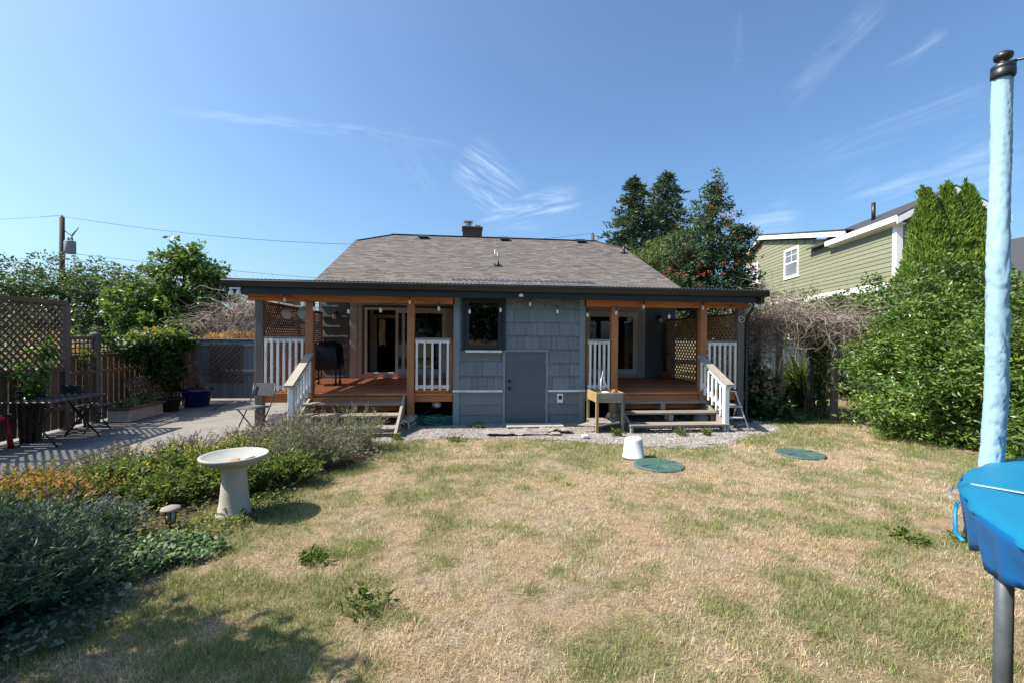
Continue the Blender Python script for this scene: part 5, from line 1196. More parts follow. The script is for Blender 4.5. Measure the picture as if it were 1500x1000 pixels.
lm['spirea'] = leafmat('spirea_leaves', [(0, (.055, .085, .02)), (.4, (.15, .18, .035)), (.6, (.30, .22, .06)), (.78, (.44, .21, .10)), (1, (.50, .22, .15))], .6, .3, .2)
lm['lav'] = leafmat('lavender_foliage', [(0, (.09, .105, .06)), (.5, (.18, .20, .115)), (1, (.36, .36, .23))], .7, .15, .15)
lm['cat'] = leafmat('blue_green_foliage', [(0, (.045, .08, .055)), (.6, (.11, .165, .11)), (1, (.23, .29, .20))], .6, .2, .25)
lm['weed'] = leafmat('weed_leaves', [(0, (.045, .075, .02)), (.5, (.10, .14, .035)), (.88, (.20, .23, .06)), (1, (.38, .31, .09))], .5, .35, .3)
lm['cover'] = leafmat('cover_leaves', [(0, (.04, .085, .03)), (.6, (.09, .16, .06)), (1, (.20, .28, .13))], .5, .25, .35)
lm['spike'] = leafmat('seed_spikes', [(0, (.10, .07, .08)), (.5, (.20, .145, .16)), (1, (.36, .28, .25))], .8, .2, .1)
lm['purple'] = leafmat('violet_flowers', [(0, (.07, .055, .16)), (1, (.20, .16, .36))], .8, .2, .1)
lm['yellow'] = leafmat('yellow_flowers', [(0, (.55, .40, .04)), (1, (.75, .62, .10))], .7, .3, .1)
lm['orange'] = leafmat('orange_berries', [(0, (.30, .05, .025)), (1, (.46, .12, .05))], .45, .1, .4)
lm['bloom'] = leafmat('dried_blooms', [(0, (.20, .13, .09)), (.6, (.34, .23, .19)), (1, (.42, .33, .25))], .85, .25, .1)
lm['plume'] = leafmat('straw_plumes', [(0, (.36, .20, .09)), (.6, (.52, .32, .16)), (1, (.66, .50, .33))], .8, .4, .1)
lm['blade'] = leafmat('sword_leaves', [(0, (.05, .09, .015)), (.5, (.12, .19, .03)), (.9, (.24, .32, .07)), (1, (.34, .34, .12))], .4, .35, .4)
# hedge on the right
def knobs(L, n, r0, r1):
    out = list(L); g = random.Random(n)
    for i in range(n):
        l = g.choice(L); a = g.uniform(2.2, 5.6); e = g.uniform(-.1, 1.3); r = g.uniform(r0, r1)
        out.append((l[0] + l[3] * math.cos(a) * math.cos(e), l[1] + l[4] * math.sin(a) * math.cos(e), max(.3, l[2] + l[5] * math.sin(e)), r, r, r * g.uniform(.7, 1.6)))
    return out
shrub('laurel_shrub', 'big bright green laurel shrub spilling onto the lawn right of the arch', 'shrub', (8.1, 7.2, 0),
      knobs([(8.25, 8.15, .95, .75, .7, 1.0), (8.25, 7.15, .9, 1.1, .95, 1.0), (7.9, 6.9, .45, .8, .8, .55), (8.5, 7.6, 1.7, .9, .9, .7), (8.5, 6.5, 1.1, .9, .8, .9)], 34, .14, .32),
      1150, .2, 25, .09, .42, lm['laurel'])
shrub('laurel_shrub', 'low bushy laurel shrub partly hidden behind the trampoline pole', 'shrub', (8.5, 5.6, 0),
      [(8.35, 5.85, .8, .85, .7, .95), (8.1, 5.4, .45, .8, .6, .5), (9.2, 5.4, 1.1, 1.0, .8, 1.0), (9.3, 4.5, 1.0, 1.0, .9, 1.1), (9.0, 6.0, 1.7, .8, .8, .6)],
      700, .22, 26, .095, .42, lm['laurel'])
shrub('ivy_hedge', 'tall ivy-covered hedge top behind the laurel shrub', 'hedge', (9.4, 7.6, 0),
      knobs([(9.1, 8.9, 1.9, .8, .7, 1.0), (9.3, 8.0, 2.2, .9, .8, .9), (9.7, 7.0, 2.1, 1.0, .9, .95), (10.0, 6.0, 2.0, 1.0, .9, .9), (10.3, 5.2, 1.9, 1.0, .9, .9), (8.9, 9.6, 1.4, .7, .6, 1.1)], 30, .14, .34),
      1250, .22, 26, .065, .8, lm['ivy'])
# three arborvitae
def thuja(x, y, h, r, label):
    t = thing('arborvitae', label, 'tree', (x, y, 0), group='arborvitae columns behind the hedge'); n = 26000
    u = G3.random(n); z = .3 + (h - .3) * u; a = G3.uniform(0, 2 * np.pi, n); prof = np.clip(np.minimum(1, (1 - u) / .52) ** .78, .02, 1) * (1 - .12 * (u < .1))
    lump = .55 + .8 * fbm(a * 2.6 + x, z * 2.6, 4); rr = r * prof * lump * G3.uniform(.55, 1.05, n) ** .5
    P = np.stack([x + rr * np.cos(a), y + rr * np.sin(a), z], -1); A = np.stack([np.cos(a) * .45, np.sin(a) * .45, np.full(n, 1.5)], -1)
    T = np.clip(.15 + .6 * fbm(a * 5, z * 7, 3) + .35 * G3.random(n), 0, 1)
    for q in range(14):
        aq = G3.uniform(0, 6.283); uq = G3.uniform(.55, .99); rq = r * min(1, ((1 - uq) / .52) ** .78) * .85; cz = h * uq; kq = 70; sq = G3.random(kq)
        pq = np.stack([x + math.cos(aq) * (rq + .05 * sq) + G3.normal(size=kq) * .03 * (1.2 - sq), y + math.sin(aq) * (rq + .05 * sq) + G3.normal(size=kq) * .03 * (1.2 - sq), cz + sq * .22], -1); P = np.concatenate([P, pq]); A = np.concatenate([A, np.tile(np.array([math.cos(aq) * .3, math.sin(aq) * .3, 1.5]), (kq, 1))]); T = np.concatenate([T, G3.random(kq)])
    npmesh('crown', leaves(P, .10, .34, T, A, 0, 0, .5).reshape(-1, 3), 4, T, lm['thuja'], t)
    mb = MB(); mb.tube([(x, y, 0), (x, y, h * .55), (x, y, h * .94)], [.07, .05, .01], 7); mb.build('trunk', M['bark'], t)
thuja(10.15, 9.0, 5.02, .62, 'leftmost of the three bright green arborvitae columns')
thuja(10.62, 8.95, 5.12, .60, 'middle one of the three bright green arborvitae columns')
thuja(11.02, 8.85, 5.08, .64, 'rightmost of the three bright green arborvitae columns')
# conifers
def conifer(x, y, h, r, label, n=300, per=90, L=.42, z0=.12, top=.9, ly=1., grp='dark conifers behind the rowan'):
    t = thing('conifer', label, 'tree', (x, y, 0), group=grp); V = []; T = []
    mb = MB(); mb.tube([(x, y, 0), (x, y, h * .5), (x, y, h * .97)], [r * .09, r * .06, .02], 8)
    for i in range(n):
        u = (i + G3.random()) / n; z = h * (z0 + (1 - z0) * u); ln = r * max(.04, (1 - u) ** top) * G3.uniform(.6, 1.12); a = G3.uniform(0, 6.283)
        d = np.array([math.cos(a), math.sin(a)]); k = max(8, int(per * (.25 + .75 * (1 - u)))); s = G3.random(k) ** .7
        p = np.zeros((k, 3)); p[:, :2] = np.array([x, y]) + d * (s * ln)[:, None]; p[:, 2] = z + (.32 * s - .38 * s * s) * ln * ly
        sp = .26 * ln * (1 - s * .7) + .03; p += G3.normal(size=(k, 3)) * sp[:, None] * np.array([.8, .8, .35])
        V.append(leaves(p, L, .28, None, np.tile(np.array([d[0] * .9, d[1] * .9, .25]), (k, 1)), .3, .1, .7)); T.append(np.clip(G3.random() * .5 + G3.random(k) * .5, 0, 1))
        if i % 2 == 0: mb.tube([(x, y, z - .05 * ln), (x + d[0] * ln * .5, y + d[1] * ln * .5, z + .06 * ln), (x + d[0] * ln * .92, y + d[1] * ln * .92, z - .06 * ln)], [.05, .03, .01], 4, cap=False)
    npmesh('crown', np.concatenate(V).reshape(-1, 3), 4, np.concatenate(T), lm['conif'], t); mb.build('trunk', M['bark'], t)
conifer(13.5, 35, 14.4, 4.3, 'dark conifer with pointed top, left of the two behind the house', top=.62)
conifer(16.9, 36.5, 15.5, 4.2, 'dark conifer, taller and rounder, right of the two behind the house', top=.55)
conifer(-19.3, 20.0, 6.6, 1.3, 'dark conifer cut off by the left edge of the photo', 90, 50, .3, grp='conifer at the left edge')
# rowan with berries
RW = [(10.1, 18, 3.6, 2.3, 1.6, 1.6), (10.0, 18, 5.4, 1.8, 1.4, 1.4), (10.3, 18, 7.0, .75, .7, 1.1), (10.35, 18, 8.1, .28, .28, .75), (11.5, 17.8, 5.6, .6, .6, 1.3), (9.2, 18, 4.2, 1.0, 1.0, 1.2), (11.6, 18, 3.8, .9, .9, 1.0)]
t = tree('rowan_tree', 'rowan tree with orange-red berry clusters behind the right porch', 'tree', (10.4, 18, 0), RW, 1400, .26, 24, .15, .42, lm['rowan'], 3.6, .14, nt=14)
P, T, o, c = lobe_points([(l[0], l[1] - .35, l[2], l[3], l[4], l[5]) for l in RW[:6]], 120, .13, 18, .25)
npmesh('berries', leaves(P, .06, .9, T).reshape(-1, 3), 4, T, lm['orange'], t)
tree('broadleaf_tree', 'pale yellow-green leafy tree between the brown roof and the rowan', 'tree', (9.6, 23, 0), [(9.3, 23, 5.2, 1.4, 1.2, 1.3), (10.6, 23, 5.8, 1.5, 1.2, 1.4), (8.7, 22.6, 4.4, 1.2, 1.1, 1.1), (9.9, 22.6, 4.0, 1.5, 1.2, 1.2), (11.6, 23, 5.0, 1.2, 1.1, 1.2)], 700, .3, 22, .15, .5, lm['pale'], 3.5, .16)
shrub('garden_shrub', 'yellow-green shrub at the foot of the rowan above the right porch roof', 'shrub', (11.6, 14.0, 0), [(11.2, 14, 2.6, 1.0, .8, .9), (10.2, 14.2, 2.4, .9, .8, .9), (12.0, 14, 2.0, .9, .8, .9)], 380, .22, 22, .09, .5, lm['pale'])
# trees beyond the left fence
tree('fruit_tree', 'dull green spreading tree standing behind the utility pole and lattice fence', 'tree', (-12.8, 16.2, 0), [(-12.6, 16.2, 3.1, 1.5, 1.2, 1.2), (-14.2, 16, 3.0, 1.3, 1.1, 1.1), (-11.3, 15.8, 2.9, 1.1, 1.0, 1.15), (-13.0, 15.6, 2.0, 2.0, 1.1, .9), (-15.6, 16.4, 2.7, 1.2, 1.1, 1.3), (-10.9, 15.6, 1.9, 1.1, .9, .9)], 1100, .24, 24, .12, .45, lm['apple'], 2.0, .12)
tree('cherry_tree', 'bright green broad-leaved tree behind the vine-covered fence', 'tree', (-8.6, 14.8, 0), [(-8.6, 14.8, 3.1, 1.25, 1.0, 1.1), (-9.6, 14.8, 2.5, .9, .9, .9), (-7.6, 14.8, 2.6, .95, .8, .9), (-8.3, 14.7, 4.0, .75, .6, .55), (-8.6, 14.4, 1.8, 1.6, .9, .8), (-7.4, 14.6, 3.4, .5, .5, .5)], 560, .24, 22, .17, .5, lm['broad'], 2.0, .09, nt=26, shell=.6)
tree('fruit_tree', 'darker green tree filling in between the two larger left trees', 'tree', (-10.4, 17.5, 0), [(-10.4, 17.5, 2.8, 1.2, 1.0, 1.2), (-10.6, 17.2, 1.8, 1.6, 1.0, 1.0), (-11.0, 17.6, 3.6, .6, .6, .7)], 430, .24, 22, .12, .45, lm['apple'], 1.9, .08)
shrub('background_shrub', 'dense green shrub low behind the board fence', 'shrub', (-8.4, 13.6, 0), [(-8.5, 13.6, .9, 1.6, .7, .9), (-10.3, 13, .9, 1.5, .8, 1.0), (-9, 11.4, .6, .8, 1.2, .7)], 420, .22, 20, .09, .5, lm['apple'])
shrub('background_shrub', 'leafy shrub seen through the lattice of the tall fence', 'shrub', (-9.6, 9.6, 0), [(-9.6, 9.8, .9, .9, 1.2, 1.0), (-10.4, 12, 1.1, 1.2, 1.0, 1.2), (-10.6, 9, 1.3, 1.0, 1.0, 1.1)], 300, .24, 20, .10, .55, lm['ivy'])
shrub('dry_shrub', 'orange-brown dried shrub glimpsed over the board fence', 'shrub', (-8.7, 10.7, 0), [(-8.6, 10.6, 1.35, .5, .7, .4), (-9.3, 11.4, 1.3, .5, .5, .4), (-9.0, 8.7, 1.3, .3, .6, .35)], 80, .2, 22, .09, .3, lm['plume'])
shrub('background_shrub', 'green shrub far behind the slate blue gate', 'shrub', (-5.2, 17, 0), [(-5.6, 17, 1.2, 1.5, .8, 1.0), (-7.3, 17.6, 1.3, 1.3, .8, 1.2)], 240, .25, 20, .11, .5, lm['apple'])
# climbing vine on the board fence
shrub('climbing_vine', 'climbing vine with reddish top leaves covering the board fence', 'vine', (-6.88, 11.0, 0), [(-6.8, 10.9, 1.35, .24, 1.0, .38), (-6.75, 11.2, .95, .25, .6, .55), (-6.8, 11.9, 1.55, .2, .55, .18), (-6.8, 10.1, 1.55, .2, .5, .16), (-6.9, 11.3, 1.66, .3, .9, .18)], 420, .13, 22, .085, .8, lm['vine'],
      tintfn=lambda P, T: np.clip(T * .5 + np.clip((P[:, 2] - 1.4) / .45, 0, 1) * (.25 + .35 * T), 0, 1))
shrub('climbing_vine', 'small yellow-leaved vine tuft hanging by the tall fence post', 'vine', (-6.85, 9.15, 0), [(-6.85, 9.15, 1.3, .08, .1, .15)], 12, .08, 10, .06, .8, lm['weed'])
shrub('leafy_plant', 'large-leaved green and yellow plant at the left edge above the table', 'plant', (-6.78, 7.95, .02), [(-6.68, 7.9, 1.12, .2, .2, .22), (-6.68, 8.1, 1.42, .12, .14, .2), (-6.62, 7.75, .9, .15, .15, .2)], 46, .1, 9, .09, .85, lm['broad'],
      tintfn=lambda P, T: T)
t = thing('plant_pot', 'tall dark pot standing behind the bistro table', 'pot', (-6.78, 7.95, .02)); mb = MB(); mb.lathe([(.1, 0), (.12, .35), (.135, .75), (.145, .8), (.12, .8), (0, .78)], (-6.78, 7.95, .02), 20); mb.build('bowl', M['dark'], t)
shrub('pot_plant', 'dry straw-coloured plant in the cobalt blue pot', 'plant', (-6.35, 11.7, .44), [(-6.35, 11.7, .55, .3, .3, .14), (-6.4, 11.75, .85, .16, .16, .3)], 60, .09, 16, .06, .35, lm['bloom'])
shrub('pot_plant', 'small green plants in the stone trough', 'plant', (-6.55, 9.95, .3), [(-6.55, 9.7, .38, .2, .22, .12), (-6.55, 10.2, .4, .2, .24, .14)], 45, .09, 14, .06, .5, lm['cover'])
# dead wisteria tangles
def tangle(name, label, cat, base, segs, n, L, r, mat, droop=.5, arcs=6):
    t = thing(name, label, cat, base); mb = MB()
    for i in range(n):
        (a, b, w) = random.choice(segs); p = Vector(a).lerp(Vector(b), random.random()) + Vector((random.gauss(0, w[0]), random.gauss(0, w[1]), random.gauss(0, w[2])))
        d = Vector((random.gauss(0, 1), random.gauss(0, .8), random.gauss(0, .5))).normalized(); pts = [p]; k = random.randint(6, 11); st = L * random.uniform(.5, 1.4) / k
        for q in range(k):
            d = (d + Vector((random.gauss(0, .28), random.gauss(0, .28), random.gauss(0, .25) - droop * .14))).normalized(); p = p + d * st
            if p.z < .03: break
            pts.append(p)
        if len(pts) > 2:
            rr = r * random.uniform(.4, 1.3); mb.tube(pts, [rr * (1 - .7 * j / (len(pts) - 1)) for j in range(len(pts))], 3, cap=False, tint=random.random() ** .8, smooth=True)
    mb.build('stems', mat, t)
    mb = MB()
    for i in range(arcs):
        (a, b, w) = random.choice(segs); p = Vector(a).lerp(Vector(b), random.random()); e = p + Vector((random.uniform(-.9, .9), random.uniform(-.4, .2), random.uniform(-.3, .3))); m_ = p.lerp(e, .5) + Vector((0, 0, random.uniform(.25, .5))); pts = []
        for j in range(15): s = j / 14; pts.append(p * (1 - s) ** 2 + m_ * 2 * s * (1 - s) + e * s * s)
        mb.tube(pts, [r * 1.5 * (1 - .7 * j / 14) for j in range(15)], 5, cap=False, tint=.9)
    mb.build('long_shoots', mat, t); return t
M['deadgrey'] = painted('dead_grey_twigs', (.40, .325, .27), .85, .2, tintv=.8, nsc=3)
tangle('dead_vine', 'grey-brown dead vine mass draped over the garden arch', 'vine', (7.4, 9.3, 1.6),
       [((6.55, 9.2, 2.45), (7.3, 9.2, 2.3), (.2, .25, .16)), ((7.2, 9.2, 2.25), (8.4, 8.9, 2.1), (.25, .3, .13)), ((8.0, 8.9, 2.0), (9.0, 8.8, 1.9), (.2, .3, .16)), ((6.4, 9.6, 2.2), (6.9, 9.5, 1.6), (.16, .3, .3)), ((6.9, 10.2, 2.2), (8.4, 9.9, 2.1), (.2, .2, .1))], 2300, .75, .0055, M['deadgrey'], .9, 10)
tangle('dead_vine', 'hanging dead stems between the right porch and the arch post', 'vine', (6.6, 9.7, 0), [((6.35, 9.8, 1.9), (6.9, 9.6, 1.9), (.12, .2, .3)), ((6.4, 9.9, 1.0), (6.8, 9.7, .9), (.12, .2, .4))], 620, .7, .005, M['deadgrey'], 2.2, 2)
tangle('dead_vine', 'silvery dead climber heaped up behind the slate blue gate', 'vine', (-6.2, 14, .5),
       [((-7.6, 14, 2.0), (-6.2, 14, 2.3), (.25, .35, .2)), ((-6.8, 14, 2.3), (-5.2, 14, 2.2), (.3, .35, .25)), ((-5.8, 14, 1.6), (-4.3, 13.8, 1.8), (.35, .35, .3)), ((-6.0, 13.9, 2.6), (-4.6, 13.8, 2.4), (.3, .3, .18))], 1900, .85, .008, M['deadgrey'], .5, 16)
shrub('rambling_climber', 'green and reddish climber growing over the top of the arch', 'vine', (8.3, 10.2, 0), [(7.9, 10.2, 2.45, .6, .4, .22), (8.8, 9.9, 2.5, .5, .4, .3), (9.3, 10.2, 2.3, .6, .4, .5)], 170, .14, 20, .07, .6, lm['vine'], tintfn=lambda P, T: np.clip(T * .75, 0, 1))
shrub('ivy_on_post', 'ivy and brown leaves climbing the right post of the arch', 'ivy', (7.85, 9.15, 0), [(7.8, 9.15, .6, .13, .16, .6), (7.78, 9.2, 1.4, .16, .2, .6), (7.6, 9.3, 2.0, .3, .2, .3)], 170, .1, 18, .06, .7, lm['vine'], tintfn=lambda P, T: T ** 2 * .8)
shrub('background_shrub', 'dark leafy shrub in the shade behind the right porch', 'shrub', (6.9, 10.8, 0), [(6.7, 10.6, 1.1, .45, .5, 1.1), (6.9, 11.4, 2.0, .5, .6, .5), (6.6, 10.2, .5, .4, .5, .5)], 340, .18, 22, .08, .55, lm['apple'])
shrub('background_shrub', 'silver-leaved shrub against the white fence beyond the arch', 'shrub', (9.0, 13.2, 0), [(8.6, 13.0, .6, .6, .4, .5), (10.6, 13.2, .9, .6, .4, .8), (11.4, 12.4, 1.2, .7, .6, 1.2)], 170, .2, 20, .08, .4, lm['lav'])
# hydrangea
t = shrub('hydrangea', 'hydrangea with faded pinkish-brown flower heads beside the step ladder', 'shrub', (6.45, 9.3, 0), [(6.45, 9.35, .55, .42, .4, .5), (6.3, 9.6, .9, .35, .35, .35), (6.6, 9.0, .3, .3, .3, .3)], 190, .15, 16, .11, .65, lm['rowan'])
Q = G3.uniform((6.1, 8.9, .5), (6.8, 9.25, 1.2), (17, 3)); 
for q in Q:
    p = q + unit(G3.normal(size=(60, 3))) * .065; npmesh('flower_head', leaves(p, .035, .9, None).reshape(-1, 3), 4, G3.random(60), lm['bloom'], t)
# sword-leaved clump behind the arch
def swords(name, label, cat, x, y, n, L, w, m, lean=(0, 0), spread=1., z=0.):
    t = thing(name, label, cat, (x, y, z)); k = 6; a = G3.uniform(0, 6.283, n); ln = L * G3.uniform(.6, 1.15, n); out = G3.uniform(.15, 1., n) * spread
    bx = x + G3.normal(size=n) * .12 * spread; by = y + G3.normal(size=n) * .12 * spread; V = []
    dx = np.cos(a) * out + lean[0]; dy = np.sin(a) * out + lean[1]; px, py = -np.sin(a), np.cos(a); prev = None
    for i in range(k + 1):
        s = i / k; r = ln * s; zz = z + ln * (s - .45 * out * s * s * 1.1) ; ww = w * (1 - s ** 3) * .5 + .0005
        cx = bx + dx * r * (.35 + .65 * s); cy = by + dy * r * (.35 + .65 * s)
        l_ = np.stack([cx - px * ww, cy - py * ww, zz], -1); r_ = np.stack([cx + px * ww, cy + py * ww, zz], -1)
        if prev is not None: V.append(np.stack([prev[0], prev[1], r_, l_], 1))
        prev = (l_, r_)
    T = np.tile(G3.random(n), k); npmesh('blades', np.concatenate(V).reshape(-1, 3), 4, T, m, t); return t
swords('crocosmia_clump', 'arching sword-shaped green leaves seen through the arch', 'plant', 8.85, 10.9, 220, 1.6, .05, lm['blade'], (-.4, -.25), .9)
swords('crocosmia_clump', 'smaller clump of sword leaves low at the left arch post', 'plant', 7.95, 10.8, 120, 1.1, .035, lm['blade'], (.2, -.15), .8)
# straw plumes behind the gate
t = swords('plume_grass', 'orange straw plumes standing in a row above the slate blue gate', 'grass', -6.3, 13.3, 40, 1.2, .012, lm['plume'], (0, 0), .1)
n = 2600; x = G3.uniform(-7.0, -5.1, n); zb = G3.uniform(1.35, 1.8, n) - .12 * np.abs(x + 6.1); P = np.stack([x + .04 * np.sin(x * 60), 13.3 + G3.normal(size=n) * .08, zb], -1)
npmesh('plumes', leaves(P, .10, .16, None, np.tile(np.array([.1, 0, 1.4]), (n, 1)), 0, 0, .35).reshape(-1, 3), 4, G3.random(n), lm['plume'], t)
# ---------------------------------------------------------------- flower bed
def bedplant(name, label, x, y, r, h0_, ns, m, L, W, per, flower=None, fl=.04, fn=9, fw=.35, toptint=0, group=None, z=.035, stiff=.5, cat='plant'):
    h = h0_ * (.78 if h0_ > .3 and x < -2.5 and y > 3.6 else 1.05); t = thing(name, label, cat, (x, y, z), group=group)
    a = G3.uniform(0, 6.283, ns); q = np.sqrt(G3.random(ns)); bx, by = x + np.cos(a) * q * r * .45, y + np.sin(a) * q * r * .45
    tx, ty = x + np.cos(a) * q * r + G3.normal(size=ns) * .05, y + np.sin(a) * q * r + G3.normal(size=ns) * .05; th = h * (1 - .45 * q ** 2) * G3.uniform(.7, 1.12, ns)
    def at(s):
        return np.stack([bx + (tx - bx) * s ** (1 + stiff * .6), by + (ty - by) * s ** (1 + stiff * .6), z + th * (s ** .9)], -1)
    V = []; prev = None; wd = .0022
    for i in range(5):
        s = np.full(ns, i / 4); c = at(s); o = np.stack([-np.sin(a), np.cos(a), 0 * a], -1) * wd * (1.2 - .8 * i / 4)
        if prev is not None: V.append(np.stack([prev - o, prev + o, c + o, c - o], 1))
        prev = c
    st = np.concatenate(V); npmesh('stems', st.reshape(-1, 3), 4, G3.random(len(st)) * .7, m, t)
    idx = np.repeat(np.arange(ns), per); s = G3.uniform(.08, 1 if flower is None else .86, ns * per)
    P = np.stack([bx[idx] + (tx - bx)[idx] * s ** (1 + stiff * .6), by[idx] + (ty - by)[idx] * s ** (1 + stiff * .6), z + th[idx] * s ** .9], -1)
    A = np.stack([(tx - bx)[idx], (ty - by)[idx], np.full(len(idx), h * .5)], -1); A = unit(A) * .9
    T = np.clip(G3.random(ns)[idx] * .5 + G3.random(len(idx)) * .5, 0, 1)
    if toptint: T = np.clip(T * (.45 if toptint > .3 else .8) + toptint * (s * (1 - .3 * q[idx]) > .62) * (.6 + .6 * G3.random(len(idx))), 0, 1)
    npmesh('foliage', leaves(P, L, W, T, A, .4, 0, .9).reshape(-1, 3), 4, T, m, t)
    if flower is not None:
        sel = np.arange(ns)[G3.random(ns) < .7]; idx = np.repeat(sel, fn); s = np.tile(np.linspace(.88, 1.06, fn), len(sel))
        P = np.stack([bx[idx] + (tx - bx)[idx] * s ** 1.3, by[idx] + (ty - by)[idx] * s ** 1.3, z + th[idx] * s], -1) + G3.normal(size=(len(idx), 3)) * .004
        npmesh('flower_spikes', leaves(P, fl, fw, None, np.tile(np.array([0, 0, 1.]), (len(idx), 1)), 0, 0, .8).reshape(-1, 3), 4, G3.random(len(idx)), flower, t)['kind'] = 'stuff'
    return t
LAV = [(-1.65, 7.05, .62, .62, 'grey-green lavender mound at the house end of the bed'), (-2.35, 6.9, .55, .62, 'lavender with brown spikes just left of the left stairs newel'), (-2.2, 6.15, .5, .55, 'silvery lavender right behind the bird bath bowl'),
       (-3.0, 6.9, .5, .5, 'lavender in front of the lone folding chair'), (-3.55, 6.3, .5, .5, 'lavender at the driveway edge in line with the chair'), (-4.0, 5.7, .45, .5, 'lavender with seed spikes overhanging the middle of the driveway edge'),
       (-1.75, 6.2, .45, .42, 'sprawling lavender at the lawn edge right of the bird bath'), (-4.25, 5.1, .4, .45, 'lavender next to the orange spirea')]
for x, y, r, h, lab in LAV: bedplant('lavender', lab, x, y, r, h, 230, lm['lav'], .055, .16, 20, lm['spike'], .022, 9, .5, group='lavender bushes along the bed')
WD = [(-2.75, 6.1, .45, .55, 'lush yellow-green weedy plant behind the bird bath'), (-3.2, 5.6, .5, .6, 'tall green plant with yellow tips in the middle of the bed'), (-3.6, 5.1, .4, .5, 'green leafy plant beside the orange spirea'), (-2.65, 5.3, .42, .42, 'bright green clump left of the bird bath pedestal'),
      (-2.95, 4.9, .4, .36, 'low green clump behind the solar lantern'), (-2.3, 5.2, .3, .34, 'small dense green clump touching the bird bath pedestal'), (-1.95, 5.5, .35, .3, 'low green clump at the lawn edge past the bird bath')]
for x, y, r, h, lab in WD: bedplant('leafy_perennial', lab, x, y, r, h, 120, lm['weed'], .06, .42, 17, lm['yellow'] if h > .5 else None, .02, 3, .9, group='leafy green plants in the bed')
bedplant('spirea', 'orange-tipped spirea bush at the driveway edge, larger one', -3.75, 4.35, .62, .62, 330, lm['spirea'], .04, .5, 30, lm['spirea'], .03, 6, .7, toptint=.55)
bedplant('spirea', 'orange-tipped spirea bush cut off by the left edge', -4.15, 3.75, .5, .55, 260, lm['spirea'], .04, .5, 28, lm['spirea'], .03, 6, .7, toptint=.55)
bedplant('russian_sage', 'violet-flowered sage stems in front of the orange spirea', -3.2, 3.85, .5, .6, 130, lm['cat'], .045, .3, 20, lm['purple'], .016, 5, .5)
bedplant('russian_sage', 'violet-flowered sage stems left of the solar lantern', -2.85, 4.05, .3, .42, 80, lm['cat'], .045, .3, 18, lm['purple'], .02, 7, .5)
bedplant('catmint', 'dark blue-green catmint mound in shade at the bottom left corner', -2.95, 2.75, .72, .62, 430, lm['cat'], .05, .26, 30)
bedplant('catmint', 'blue-green catmint mound cut by the left edge above the corner mound', -3.35, 3.3, .6, .62, 330, lm['cat'], .05, .26, 30)
bedplant('catmint', 'low blue-green catmint spreading toward the lawn', -2.6, 3.15, .45, .42, 260, lm['cat'], .045, .3, 26)
bedplant('leafy_perennial', 'leafy plant at the very left edge with broad pale leaves', -3.75, 3.5, .3, .62, 70, lm['broad'], .11, .5, 9)
def cover(name, label, cx, cy, rx, ry, n, m, L=.045, z=.03, h=.09, cat='ground cover'):
    a = G3.uniform(0, 6.283, n); q = np.sqrt(G3.random(n)) * (1 + .25 * np.sin(a * 3 + 1)); P = np.stack([cx + np.cos(a) * q * rx, cy + np.sin(a) * q * ry, z + h * G3.random(n) * (1 - q * .5)], -1)
    o = npmesh(name, leaves(P, L, .75, None, None, 1.6, 0).reshape(-1, 3), 4, G3.random(n), m); return tag(o, label, cat, kind='stuff')
cover('creeping_cover', 'low round-leaved ground cover between the solar lantern and the lawn', -2.3, 3.75, .38, .38, 1500, lm['cover'])
cover('creeping_cover', 'low round-leaved ground cover at the front corner of the bed', -2.35, 2.9, .25, .5, 500, lm['cat'])
cover('bed_litter', 'mixed small leaves and litter filling the flower bed', -3.1, 4.6, 1.1, 1.9, 3600, lm['weed'], .04, .035, .16)
cover('bed_litter', 'mixed small leaves filling the far end of the flower bed', -2.6, 6.6, 1.2, .8, 3000, lm['lav'], .04, .035, .18)
cover('shade_weeds', 'weeds growing at the foot of the dead vine arch', 7.0, 9.3, 1.0, .5, 1500, lm['cover'], .06)
cover('creeping_cover', 'fine green weeds around the foot of the bird bath', -2.1, 4.75, .4, .65, 1500, lm['weed'], .03, .0, .07)
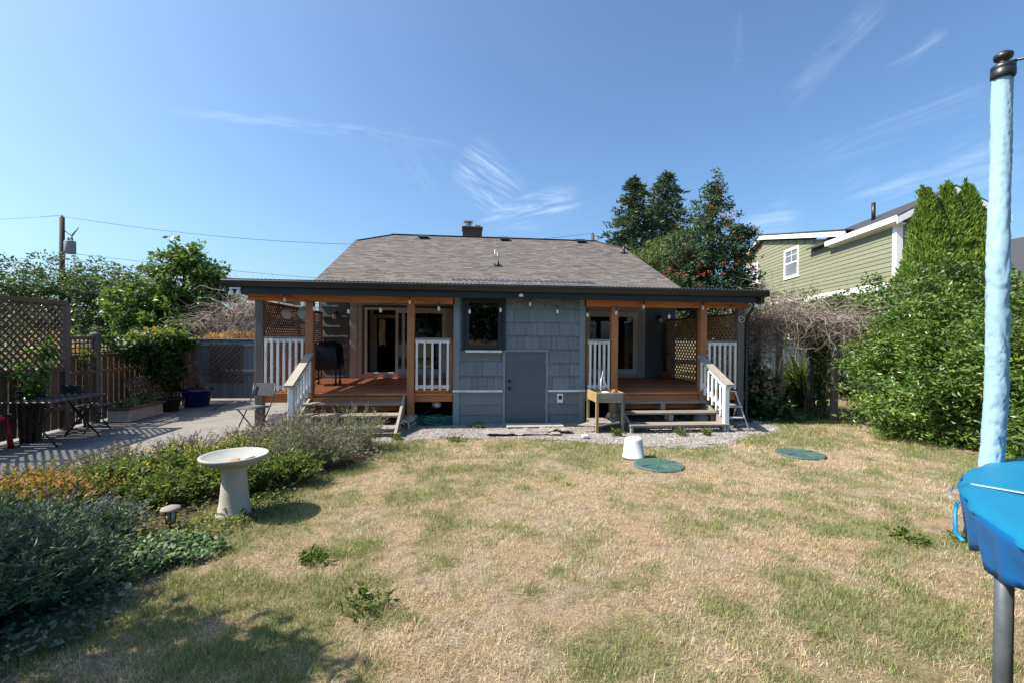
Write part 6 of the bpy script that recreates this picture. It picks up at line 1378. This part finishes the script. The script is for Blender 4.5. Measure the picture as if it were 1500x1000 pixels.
WEEDS = [(-.61, 2.94, .16, .11, 'broad-leaved weed tuft in the lawn at the front left of centre'), (3.83, 3.52, .15, .08, 'flat weed rosette in the lawn near the trampoline'), (-1.1, 3.6, .12, .07, 'small weed rosette in the shaded part of the lawn'), (2.72, 7.75, .13, .15, 'bright green weed growing under the raised planter'),
         (-1.05, 7.75, .12, .1, 'weed tuft beside the foot of the left stairs'), (.3, 8.7, .2, .1, 'dry and green weeds along the base of the wall'), (3.9, 7.75, .14, .14, 'weed tuft in the gravel before the right stairs'), (4.35, 7.7, .1, .13, 'reddish weed at the edge of the gravel'), (-.1, 7.65, .2, .08, 'green clover patch at the gravel edge'), (4.3, 3.45, .1, .06, 'tiny weed tuft left of the trampoline')]
for x, y, r, h, lab in WEEDS: bedplant('weed', lab, x, y, r, h, 26, lm['weed'], .05, .4, 7, z=.0, cat='weed', group='weeds in lawn and gravel')
# garden trees that stand outside the frame on the left; they cast the shade over the near bed
tree('garden_tree', 'small leafy tree left of the camera shading the bed', 'tree', (-5.6, 2.2, 0), [(-4.9, 3.1, 2.5, .8, .5, .5), (-5.6, 2.4, 2.9, 1.1, .5, .6), (-4.0, 2.55, 2.7, .8, .45, .35), (-5.5, 3.5, 2.1, .6, .35, .4), (-3.35, 2.35, 2.6, .55, .35, .28), (-2.75, 2.0, 2.45, .3, .25, .2)], 290, .2, 20, .12, .55, lm['apple'], 1.9, .07)
tree('garden_tree', 'leafy tree behind the camera reflected in the kitchen window', 'tree', (-1.5, -14, 0), [(-1.5, -14, 3.8, 2.8, 2.2, 2.2), (-4.2, -14, 3.2, 2.2, 2.0, 2.0), (1.4, -14.5, 3.4, 2.2, 2.0, 2.0)], 620, .42, 20, .26, .6, lm['apple'], 3, .2, group='trees behind the camera')
tree('garden_tree', 'leafy tree behind the camera to the right reflected in the patio doors', 'tree', (6.5, -14, 0), [(6.5, -14, 3.6, 2.8, 2.2, 2.2), (4.2, -14.5, 3.0, 2.2, 2.0, 2.0), (9.2, -13.5, 3.4, 2.4, 2.0, 2.2)], 620, .42, 20, .26, .6, lm['broad'], 3, .2, group='trees behind the camera')
tree('garden_tree', 'leafy tree behind the camera to the left reflected in the left patio door', 'tree', (-8.5, -13, 0), [(-8.5, -13, 3.6, 2.8, 2.2, 2.2), (-11, -12, 3.4, 2.2, 2.0, 2.2), (-6.2, -14, 3.0, 1.8, 1.8, 1.8)], 560, .42, 20, .26, .6, lm['apple'], 3, .2, group='trees behind the camera')
shrub('trailing_foliage', 'thin trailing leaves climbing the stake by the right porch lattice', 'foliage', (5.5, 11.9, .84), [(5.5, 11.9, 1.5, .08, .08, .7)], 36, .08, 9, .05, .6, lm['rowan'])
